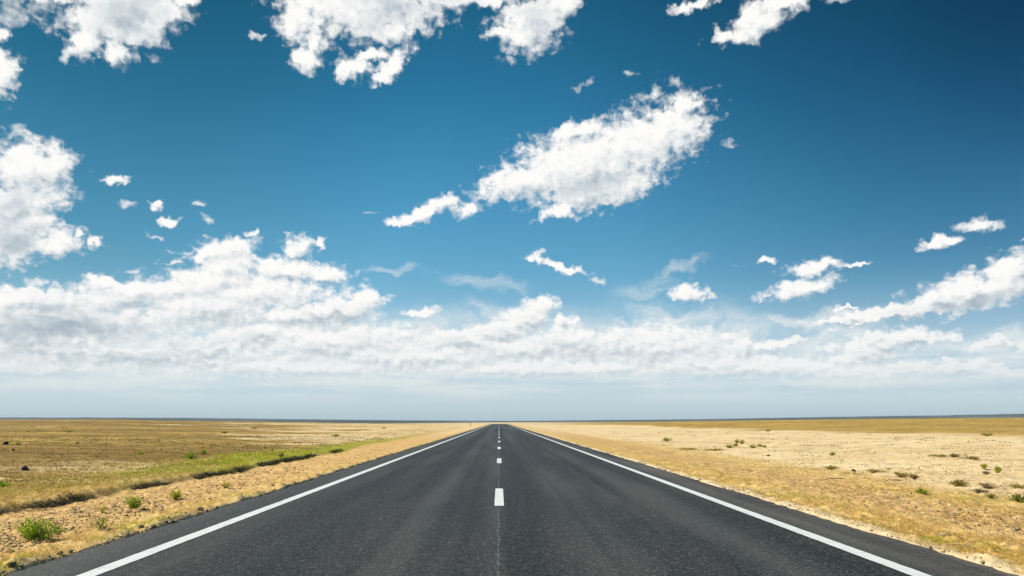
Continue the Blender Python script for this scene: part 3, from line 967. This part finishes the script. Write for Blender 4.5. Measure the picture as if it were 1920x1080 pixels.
STONE = stone_material()
EARTH = [(0.36, 0.25, 0.12), (0.42, 0.30, 0.16), (0.30, 0.21, 0.11), (0.48, 0.36, 0.21), (0.22, 0.16, 0.09)]
GREY = [(0.10, 0.085, 0.07), (0.20, 0.17, 0.13), (0.06, 0.052, 0.045), (0.36, 0.31, 0.24)]

# gravel and clods of the verges
parts = []
x, y = scatter(34000, (-60, 720), (835, 1095), 2, 0.1)
k = x < 0
x, y = x[k], y[k]
s = 0.012 * np.exp(RNG.normal(0, 0.45, len(x))) * (0.7 + 0.012 * y) * (0.6 + 0.9 * fbm(x, y, 0.8, 3, 81))
parts.append(lumps(x, y, s, palette(len(x), EARTH + EARTH[:2] + GREY[:1])))
x, y = scatter(20000, (1060, 1990), (835, 1095), 2, 0.1)
k = x > 0
x, y = x[k], y[k]
s = 0.0125 * np.exp(np.clip(RNG.normal(0, 0.5, len(x)), -1, 1)) * (0.7 + 0.014 * y)
parts.append(lumps(x, y, s, palette(len(x), EARTH + GREY)))
x, y = view_points(6000, (-60, 1990), (860, 1095))
k = ((x < ROAD_L - 0.15) & (x > -8)) | ((x > ROAD_R + 0.2) & (x < 12))
x, y = x[k], y[k]
parts.append(lumps(x, y, 0.010 * np.exp(RNG.normal(0, 0.4, len(x))) * (0.8 + 0.01 * y), palette(len(x), EARTH + GREY)))
# crumbs of earth and asphalt along the road edges
yy = RNG.uniform(3.5, 45, 2600) ** 1.0
sd = RNG.uniform(0, 1, len(yy)) < 0.65
xx = np.where(sd, ROAD_L - np.abs(RNG.normal(0.02, 0.14, len(yy))), ROAD_R + np.abs(RNG.normal(0.02, 0.1, len(yy))))
k = fbm(xx, yy, 1.5, 3, 82) > 0.45
parts.append(lumps(xx[k], yy[k], 0.013 * np.exp(np.clip(RNG.normal(0, 0.45, k.sum()), -1, 0.8)), palette(k.sum(), EARTH[1:4] + GREY[1:])))
V, Q, T, C = join_np(parts)
g = mesh_np("gravel", V, None, T, STONE, smooth=False, attrs=dict(tint=C))
tag(g, "small stones and clods of earth on the bare verges", None, None, 'stuff')

# tangled dry brush and roots hanging over the bank
def twigs(x, y, z, ln, w, cols, up=0.5):
    n = len(x)
    a = RNG.uniform(0, 2 * math.pi, n)
    e = RNG.uniform(-0.35, 1.2, n) * up
    d = np.stack([np.cos(a) * np.cos(e), np.sin(a) * np.cos(e), np.sin(e)], -1) * ln[:, None]
    p0 = np.stack([x, y, z], -1)
    bend_ = RNG.normal(0, 0.25, (n, 3)) * ln[:, None]
    pm, p1 = p0 + d * 0.5 + bend_ * 0.4, p0 + d + bend_ * [1, 1, 0.4]
    sd = np.cross(d, RNG.normal(size=(n, 3)))
    sd = sd / (np.linalg.norm(sd, axis=1, keepdims=True) + 1e-9) * (w / 2)[:, None]
    V = np.stack([p0 - sd, p0 + sd, pm + sd * .8, pm - sd * .8, p1], 1).reshape(-1, 3)
    i = np.arange(n) * 5
    return V, np.stack([i, i + 1, i + 2, i + 3], -1), np.stack([i + 3, i + 2, i + 4], -1), np.repeat(cols, 5, axis=0)


yy = 6.5 + 33.5 * RNG.uniform(0, 1, 46000) ** 1.4
dens = fbm(yy, yy * 0 + 8.2, 0.55, 3, 83) * np.interp(yy, [6, 12, 20, 28, 40], [1.35, 1.3, 1.2, 1.15, 0.75])
yy = yy[dens + RNG.uniform(-0.15, 0.15, len(yy)) > 0.50]
xx = bank_x(yy) + RNG.normal(-0.05, 0.08, len(yy))
zz = height(xx, yy) + RNG.uniform(-0.01, 0.05, len(yy)) * (0.4 + fbm(xx, yy, 1.3, 2, 84))
tw = twigs(xx, yy, zz, RNG.uniform(0.03, 0.09, len(yy)), np.maximum(0.006, yy * 0.00045),
           palette(len(yy), [(0.055, 0.04, 0.022), (0.09, 0.065, 0.035), (0.045, 0.045, 0.018), (0.13, 0.095, 0.055), (0.07, 0.075, 0.02)], 0.25), 0.7)
g = mesh_np("undergrowth", *tw[:3], STALK, smooth=False, attrs=dict(tint=tw[3]))
tag(g, "dark dead brush and roots tangled along the little bank", None, None, 'stuff')


# ------------------------------------------------------------------ single plants, stones, sticks and posts
def sprig(h, rad, n_st, leaves, leaf, cols, seed, spread=0.7, bare=0.15, side=0.0):
    """A small bush: curved stems fanning from one root, small leaves along them. Returns stem and leaf geometry."""
    r = np.random.default_rng(seed)
    sV, sQ, sT, k = [], [], [], 0
    LP, LD, LS = [], [], []
    for _ in range(n_st):
        a = r.uniform(0, 2 * math.pi)
        out_ = rad * math.sqrt(r.uniform(0.02, 1)) * (1.0 + side * math.cos(a))
        hh = h * (1 - 0.55 * (out_ / (rad * (1 + side))) ** 2) * r.uniform(0.7, 1.05)
        base = np.array([r.normal(0, rad * 0.10), r.normal(0, rad * 0.10), -0.01])
        tip = np.array([math.cos(a) * out_, math.sin(a) * out_, hh])
        ctl = base * 0.4 + tip * 0.6 + np.array([0, 0, hh * r.uniform(-0.05, 0.28)]) - np.array([tip[0], tip[1], 0]) * r.uniform(0.0, 0.35)
        ts = np.linspace(0, 1, 6)[:, None]
        P = (1 - ts) ** 2 * base + 2 * ts * (1 - ts) * ctl + ts ** 2 * tip
        w = np.linspace(0.0045, 0.0018, 6)[:, None] * (0.6 + h * 1.6)
        for j in range(6):
            for q in range(3):
                t_ = 2 * math.pi * q / 3
                sV.append(P[j] + w[j] * np.array([math.cos(t_), math.sin(t_), 0]))
        for j in range(5):
            for q in range(3):
                u, v_ = k + j * 3 + q, k + j * 3 + (q + 1) % 3
                sQ.append((u, v_, v_ + 3, u + 3))
        k += 18
        for _l in range(leaves):
            t_ = r.uniform(bare, 1.0)
            c = (1 - t_) ** 2 * base + 2 * t_ * (1 - t_) * ctl + t_ ** 2 * tip
            d = tip - base
            d = d / (np.linalg.norm(d) + 1e-9) + r.normal(0, 0.7, 3)
            LP.append(c + r.normal(0, leaf * 0.35, 3))
            LD.append(d / np.linalg.norm(d))
            LS.append(leaf * r.uniform(0.6, 1.3))
    LP, LD, LS = np.array(LP), np.array(LD), np.array(LS)
    n = len(LP)
    sd = np.cross(LD, r.normal(size=(n, 3)))
    sd /= np.linalg.norm(sd, axis=1, keepdims=True) + 1e-9
    up = np.cross(sd, LD)
    L, W = LS[:, None], LS[:, None] * 0.22
    V = np.stack([LP, LP + LD * L * .5 + sd * W + up * L * 0.05, LP + LD * L - up * L * 0.1, LP + LD * L * .5 - sd * W + up * L * 0.05], 1).reshape(-1, 3)
    V[:, 2] = np.maximum(V[:, 2], -0.005)
    i = np.arange(n) * 4
    tint = np.array(cols)[r.integers(0, len(cols), n)] * (1 + 0.2 * r.normal(size=(n, 1)))
    return (np.array(sV), np.array(sQ)), (V, np.stack([i, i + 1, i + 2, i + 3], -1), np.repeat(np.clip(tint, .004, .9), 4, axis=0))


LEAFY = [(0.26, 0.39, 0.023), (0.338, 0.481, 0.029), (0.442, 0.572, 0.035), (0.182, 0.286, 0.023)]
LIME = [(0.426, 0.448, 0.034), (0.515, 0.504, 0.045), (0.336, 0.37, 0.034), (0.582, 0.504, 0.09)]
OLIVE = [(0.375, 0.325, 0.062), (0.463, 0.375, 0.088), (0.275, 0.237, 0.062), (0.55, 0.413, 0.125)]
DEAD = [(0.273, 0.175, 0.105), (0.364, 0.245, 0.14), (0.2, 0.14, 0.088), (0.473, 0.333, 0.193)]


def plant(name, label, cat, px, py, h, rad, n_st, leaves, leaf, cols, group=None, stem_col=(0.17, 0.15, 0.05), parts=True, **kw):
    x, y, z = ground_at(px, py)
    seed = int(px * 7 + py * 13)
    (sV, sQ), (lV, lQ, lC) = sprig(h, rad, n_st, leaves, leaf, cols, seed, **kw)
    if parts:
        root = bpy.data.objects.new(name, None)
        root.empty_display_size = 0.1
        COL.objects.link(root)
        root.location = (x, y, z)
        mesh_np("foliage", lV, lQ, None, LEAF, root, False, dict(tint=lC))
        mesh_np("stems", sV, sQ, None, STALK, root, True, dict(tint=np.tile(np.array(stem_col), (len(sV), 1))))
    else:
        V = np.concatenate([lV, sV])
        root = mesh_np(name, V, np.concatenate([lQ, sQ + len(lV)]), None, LEAF, None, False,
                       dict(tint=np.concatenate([lC, np.tile(np.array(stem_col), (len(sV), 1))])), loc=(x, y, z))
    tag(root, label, cat, group)
    return root


GL, GR = "green plants on the bare verge left of the road", "plants on the pale plain right of the road"
plant("bush", "largest leafy green bush, sprawling at the lower left corner beside the asphalt", "bush", 62, 1016, 0.27, 0.27, 46, 34, 0.030, LEAFY, GL, side=0.35)
plant("bush", "upright bright green bush alone on bare soil, fan shaped", "bush", 249, 957, 0.25, 0.17, 34, 30, 0.026, LEAFY + LIME[:1], GL)
plant("bush", "rounded lime green bush with dark shade beneath, right of the fan shaped bush", "bush", 330, 937, 0.19, 0.18, 30, 26, 0.026, LIME, GL)
plant("weed", "thin straggly weed standing near stones between the largest bush and the fan shaped bush", "weed", 189, 993, 0.20, 0.14, 16, 14, 0.024, LIME + LEAFY[:1], GL)
plant("weed", "small sparse yellow green weed just behind the straggly one on bare soil", "weed", 193, 962, 0.13, 0.08, 11, 12, 0.022, LIME, GL)
plant("weed", "little yellow green weed on the bare verge, farthest along toward the horizon", "weed", 422, 917, 0.15, 0.12, 16, 16, 0.026, LIME, GL)
plant("bush", "round green bush beyond the meadow grass casting a dark streak on brown soil", "bush", 263, 853, 0.21, 0.16, 24, 26, 0.03, LIME + LEAFY, None)
plant("bush", "wide low green bush far out on the pale left plain", "bush", 421, 815, 0.30, 0.5, 46, 34, 0.06, LIME + OLIVE, None)
plant("bush", "low green bush beside the black rock on the far left plain", "bush", 34, 834, 0.20, 0.20, 24, 24, 0.045, LIME + OLIVE, None)
plant("bush", "dark green clump at the left edge of the picture, in the dry grass", "bush", 6, 914, 0.14, 0.20, 30, 24, 0.03, LEAFY, None)
plant("bush", "taller leafy green clump at the far side of the meadow grass", "bush", 357, 859, 0.26, 0.30, 38, 30, 0.035, LEAFY, "clumps in the meadow strip")
plant("bush", "second leafy clump in the meadow, right of the taller one", "bush", 382, 853, 0.22, 0.28, 30, 28, 0.035, LEAFY + LIME, "clumps in the meadow strip")
plant("dead_bush", "dark dead bush sticking out of the green meadow grass near its right end", "bush", 527, 857, 0.22, 0.18, 34, 18, 0.03, DEAD, None, stem_col=(0.10, 0.07, 0.04))

plant("bush", "bright yellow green bush at the right edge of the plain, larger of a pair", "bush", 1871, 889, 0.20, 0.12, 40, 30, 0.030, LIME, GR)
plant("bush", "smaller yellow green bush of the pair, left of the larger one", "bush", 1845, 881, 0.15, 0.12, 32, 26, 0.028, LIME, GR)
plant("dead_bush", "small grey brown dry bush in front of the yellow green pair", "bush", 1850, 890, 0.10, 0.12, 26, 18, 0.024, DEAD, GR, stem_col=(0.2, 0.14, 0.08))
plant("dry_bush", "broad domed olive brown bush on pale sand right of the road", "bush", 1798, 910, 0.17, 0.22, 56, 34, 0.026, OLIVE + DEAD[:1], GR)
plant("bush", "small yellow green bush alone in the middle of the pale sand", "bush", 1560, 855, 0.15, 0.15, 26, 24, 0.034, LIME, GR)
plant("weed", "tiny green weed in front of the lone bush on pale sand", "weed", 1578, 866, 0.06, 0.08, 14, 12, 0.024, LIME, GR)
plant("bush", "fresh green tuft between gravel and dry grass on the right verge", "bush", 1727, 927, 0.13, 0.12, 34, 26, 0.026, LEAFY + LIME, GR)
plant("dry_bush", "olive scrub with dark foot beside the gravel, left of a reddish clump", "bush", 1690, 895, 0.14, 0.26, 46, 28, 0.026, OLIVE, GR, side=0.3)
plant("dead_bush", "reddish brown dry clump right of the olive scrub with dark foot", "bush", 1713, 899, 0.12, 0.16, 34, 24, 0.024, [(0.28, 0.16, 0.06), (0.22, 0.14, 0.06)], GR, stem_col=(0.2, 0.13, 0.06))
plant("dry_bush", "long ochre scrub strip where the pale sand meets the green verge", "bush", 1640, 886, 0.12, 0.34, 50, 24, 0.028, [(0.38, 0.26, 0.06), (0.30, 0.22, 0.06)] + OLIVE, GR, side=0.2)
plant("dry_bush", "olive brown scrub clump at the left end of the scrub strip", "bush", 1557, 880, 0.13, 0.26, 40, 26, 0.03, OLIVE, GR)
plant("bush", "dull green bush at the right edge, lowest of those on the right verge", "bush", 1912, 942, 0.15, 0.22, 46, 26, 0.028, [(0.26, 0.27, 0.05), (0.34, 0.33, 0.07)], GR)
plant("dry_bush", "dark olive scrub at the right edge above the dull green bush", "bush", 1912, 917, 0.12, 0.26, 40, 24, 0.028, OLIVE, GR)
plant("dead_bush", "dark dead scrub lying low right of the domed olive bush", "bush", 1852, 916, 0.13, 0.30, 44, 16, 0.03, DEAD, GR, stem_col=(0.10, 0.075, 0.05), side=0.3)
plant("dead_bush", "grey dead scrub in front of the dark low scrub", "bush", 1838, 926, 0.11, 0.24, 40, 14, 0.028, [(0.12, 0.11, 0.08), (0.18, 0.16, 0.11)], GR, stem_col=(0.13, 0.11, 0.08))
plant("weed", "dull green weed on the ground between the two clumps of dead scrub and the verge", "weed", 1858, 934, 0.08, 0.12, 22, 18, 0.024, [(0.2, 0.2, 0.05), (0.26, 0.24, 0.06)], GR)
GF = "cluster of far yellow green bushes right of the road"
for q, (px, py, h, rad, lab) in enumerate([
        (1382, 831, .30, .20, "tall bush on the right of a touching pair, back of the far cluster"), (1391, 832, .34, .22, "tallest bush at the back of the far cluster"),
        (1367, 839, .22, .24, "spreading bush at the left end of the far cluster"), (1379, 837, .16, .16, "small bush in the middle of the far cluster, between the left and the tall ones"),
        (1412, 840, .18, .22, "low bush at the front of the far cluster"), (1425, 836, .13, .18, "flat bush near the right end of the far cluster"),
        (1433, 839, .09, .10, "tiny bush at the right end of the far cluster")]):
    plant("bush", lab.replace("tall bush on the right of a touching pair", "shorter bush of a touching pair"), "bush", px, py, h, rad, 26, 24, 0.05, LIME + OLIVE, GF)
for px, py, h, rad, cols, lab in [
        (1343, 845, .10, .8, [(0.42, 0.29, 0.05), (0.36, 0.27, 0.06)], "long flat ochre scrub patch left of the far bush cluster"),
        (1290, 843, .10, .7, [(0.40, 0.29, 0.05), (0.34, 0.27, 0.06)], "ochre scrub patch nearest the road on the right plain"),
        (1760, 857, .10, .5, OLIVE, "flat olive scrub on pale sand in line with the lone yellow bush"),
        (1789, 857, .13, .2, OLIVE + DEAD, "small brown scrub on pale sand, middle of three in a row"),
        (1822, 861, .12, .3, OLIVE + DEAD, "brown scrub on pale sand, right of three in a row")]:
    plant("dry_bush", lab, "bush", px, py, h, rad, 50, 22, 0.045, cols, "flat scrub on the right plain")
# far specks of scrub, a few pixels each
for px, py, h, rad, lab in [
        (129, 812, .4, .9, "dark scrub speck on the far left plain, above the pale streak"), (66, 796, .5, 1.2, "small dark scrub on the upper left plain near the horizon"),
        (478, 806, .5, 1.0, "far scrub speck on the left plain right of the wide low bush"), (630, 819, .3, .5, "green speck of scrub between the left plain and the road verge"),
        (1690, 796, .8, 1.6, "small dark bush on the brown far right plain, middle"), (1850, 821, .3, .7, "olive scrub on the brown band at the far right"),
        (1577, 794, .8, 1.4, "far brown scrub under the right horizon"), (1441, 809, .35, .6, "tiny dark scrub at the edge of the pale sand on the right"),
        (720, 804, .3, .7, "dark speck of scrub on the pale plain left of the road"), (1250, 827, .25, .4, "far green speck beside the pale right verge")]:
    plant("scrub_bush", lab, "bush", px, py, h, rad, 30, 14, 0.09, OLIVE + LEAFY[3:], "far specks of scrub on the plains", parts=False)


def stone(label, px, py, size, col, flat=0.65, group=None, name="stone"):
    x, y, z = ground_at(px, py)
    P, Fc = lump_shape(int(px * 3 + py * 5), 2)
    r = np.random.default_rng(int(px + py))
    V = P * np.array([r.uniform(.8, 1.25), r.uniform(.7, 1.0), flat]) * size
    o = mesh_np(name, V, None, Fc, STONE, smooth=False, attrs=dict(tint=np.tile(np.array(col), (len(V), 1))), loc=(x, y, z + size * flat * 0.45))
    o.rotation_euler = (0, 0, r.uniform(0, 6))
    return tag(o, label, "stone", group)


GS = "stones along the left edge of the asphalt"
for lab, px, py, s, c in [
        ("largest dark stone at the left asphalt edge", 266, 990, .050, (0.10, 0.09, 0.06)),
        ("brown stone against the asphalt, just right of the largest dark one", 288, 986, .040, (0.17, 0.14, 0.09)),
        ("lower left stone of a close pair at the asphalt edge", 311, 977, .036, (0.15, 0.13, 0.09)),
        ("upper right stone of the close pair at the asphalt edge", 323, 974, .036, (0.17, 0.14, 0.10)),
        ("pale flat clod between the close pair and a long clod", 343, 967, .032, (0.36, 0.29, 0.18)),
        ("long grey brown clod at the asphalt edge below the lime green bush", 375, 957, .052, (0.27, 0.22, 0.14)),
        ("dark rounded clod right of the long grey brown one", 388, 953, .035, (0.16, 0.14, 0.10)),
        ("pale clod under grey green grass at the asphalt edge", 406, 950, .036, (0.38, 0.31, 0.20)),
        ("grey stone at the foot of the straggly weed", 192, 995, .038, (0.25, 0.22, 0.16)),
        ("tan stone right of the grey one near the straggly weed", 204, 996, .034, (0.34, 0.26, 0.15)),
        ("small stone half sunk at the asphalt edge below the straggly weed", 219, 1007, .030, (0.20, 0.17, 0.11)),
        ("dark clump of earth on the asphalt edge, farther along", 511, 913, .060, (0.10, 0.10, 0.06)),
        ("brown clod at the lower left asphalt edge", 112, 1040, .040, (0.19, 0.13, 0.07)),
        ("tan clod beside the brown one at the lower left asphalt edge", 132, 1036, .036, (0.30, 0.22, 0.12)),
        ("lowest clod, in the corner where asphalt meets the picture bottom", 22, 1072, .045, (0.15, 0.11, 0.06))]:
    stone(lab, px, py, s, c, group=GS)
stone("white pebble lying on bare soil between the two largest upright bushes", 302, 950, .030, (0.70, 0.64, 0.55))
stone("dark stone right behind the fan shaped bush", 268, 934, .030, (0.07, 0.06, 0.05))
stone("black rock on the far left plain beside a low green bush", 11, 834, .20, (0.025, 0.024, 0.024), .8, name="rock")
stone("dark rock on brown soil at the left edge, in front of the meadow", 47, 883, .13, (0.045, 0.04, 0.035), .6, name="rock")
stone("small dark stone on the pale streak of the far left plain", 25, 846, .08, (0.06, 0.045, 0.035))
stone("dark flat stone on the pale streak in the middle of the left plain", 145, 832, .14, (0.05, 0.04, 0.03), .4)
stone("black stone on pale sand right of the far bush cluster", 1441, 855, .085, (0.03, 0.03, 0.03), .5)
stone("dark brown stone beside a pale flat one at the scrub strip", 1600, 884, .07, (0.07, 0.05, 0.04), .7)
stone("pale flat stone beside the dark brown one at the scrub strip", 1617, 888, .085, (0.48, 0.43, 0.36), .3)
stone("grey stone on the yellow grass near the lower right, largest there", 1768, 1006, .034, (0.20, 0.19, 0.17))
stone("grey stone at the right edge of the yellow verge", 1902, 994, .034, (0.24, 0.22, 0.19))
stone("flat dark stone on the orange gravel of the right verge", 1700, 957, .045, (0.10, 0.09, 0.08), .35)
stone("grey flat stone on orange gravel near the dull green bush", 1848, 957, .045, (0.26, 0.24, 0.20), .4)
stone("tiny white stone lying on the asphalt near the lower left white line", 128, 1061, .010, (0.75, 0.73, 0.70))


def stick(label, px, py, length, yaw, col):
    """A dead forked branch lying on the ground."""
    x, y, z = ground_at(px, py)
    r = np.random.default_rng(int(px))
    V, Q = [], []
    def limb(p, d, L, w, depth):
        k, n = len(V), 5
        for j in range(n):
            t = j / (n - 1)
            q = p + d * L * t + r.normal(0, 0.02, 3) * L + np.array([0, 0, 0.06 * L * math.sin(t * 3)])
            for s in range(4):
                a = s * math.pi / 2
                V.append(q + (w * (1 - 0.7 * t)) * np.array([-d[1] * math.cos(a), d[0] * math.cos(a), math.sin(a)]))
        for j in range(n - 1):
            for s in range(4):
                u, v_ = k + j * 4 + s, k + j * 4 + (s + 1) % 4
                Q.append((u, v_, v_ + 4, u + 4))
        if depth:
            for t in (0.35, 0.55, 0.75):
                a = r.choice([-1, 1]) * r.uniform(0.4, 0.9)
                e = np.array([d[0] * math.cos(a) - d[1] * math.sin(a), d[0] * math.sin(a) + d[1] * math.cos(a), r.uniform(0, 0.3)])
                limb(p + d * L * t, e, L * r.uniform(0.3, 0.5), w * 0.6, depth - 1)
    limb(np.array([0, 0, 0.02]), np.array([math.cos(yaw), math.sin(yaw), 0.03]), length, length * 0.022, 2)
    V = np.array(V)
    o = mesh_np("dead_branch", V, Q, None, STALK, attrs=dict(tint=np.tile(np.array(col), (len(V), 1))), loc=(x, y, z))
    return tag(o, label, "branch", "dead branches on the ground")


stick("dark dead branch on pale soil below the scrub strip", 1660, 903, 0.45, -0.1, (0.05, 0.05, 0.045))
stick("black twiggy branch at the lower edge of the green strip, right verge", 1545, 896, 0.5, -0.35, (0.06, 0.06, 0.045))
stick("bleached straw coloured branch on the yellow grass by the right asphalt edge", 1765, 1028, 0.30, -0.5, (0.55, 0.40, 0.20))
stick("grey branch lying beyond the meadow on the left plain", 240, 829, 1.2, 0.1, (0.13, 0.10, 0.07))


def post(label, px, base_y, top_y, depth_hint=None):
    """A slim marker post with a cap, far along the road."""
    x, y, z = ground_at(px, base_y)
    h = (base_y - top_y) / F_PX * y
    w = max(0.05, 0.9 / F_PX * y)
    V, Q = [], []
    for (s, zz) in ((1.0, -0.1), (1.0, h * .8), (1.25, h * .82), (1.25, h * .94), (0.5, h)):
        k = len(V)
        for q in range(8):
            a = 2 * math.pi * q / 8
            V.append((w / 2 * s * math.cos(a), w / 2 * s * math.sin(a), zz))
        if k:
            for q in range(8):
                Q.append((k - 8 + q, k - 8 + (q + 1) % 8, k + (q + 1) % 8, k + q))
    o = mesh_np("marker_post", V, Q, [(len(V) - 8, len(V) - 8 + i, len(V) - 7 + i) for i in range(1, 7)], STALK, attrs=dict(tint=np.tile(np.array((0.16, 0.13, 0.10)), (len(V), 1))), loc=(x, y, z))
    return tag(o, label, "post", "posts on the plain")


post("thin post at the left roadside near the horizon", 882, 800, 792)
post("thin lone post standing far out on the left plain", 297, 806, 798)


# ------------------------------------------------------------------ the air over the plain
def build_haze():
    m = bpy.data.materials.new("haze_air")
    m.use_nodes = True
    nt = m.node_tree
    nt.nodes.remove(nt.nodes['Principled BSDF'])
    v = nt.nodes.new('ShaderNodeVolumePrincipled')
    v.inputs['Color'].default_value = (0.66, 0.83, 1.0, 1)
    v.inputs['Density'].default_value = 4.0e-5
    v.inputs['Anisotropy'].default_value = 0.0
    nt.links.new(v.outputs[0], nt.nodes['Material Output'].inputs['Volume'])
    r, z0, z1 = 14500.0, -60.0, 110.0
    V = [(sx * r, sy * r, z) for z in (z0, z1) for sx, sy in ((-1, -1), (1, -1), (1, 1), (-1, 1))]
    Q = [(3, 2, 1, 0), (4, 5, 6, 7), (0, 1, 5, 4), (1, 2, 6, 5), (2, 3, 7, 6), (3, 0, 4, 7)]
    o = mesh_np("haze", V, Q, None, m, smooth=False)
    return tag(o, "faint haze over the far plain", None, None, 'stuff')


build_haze()
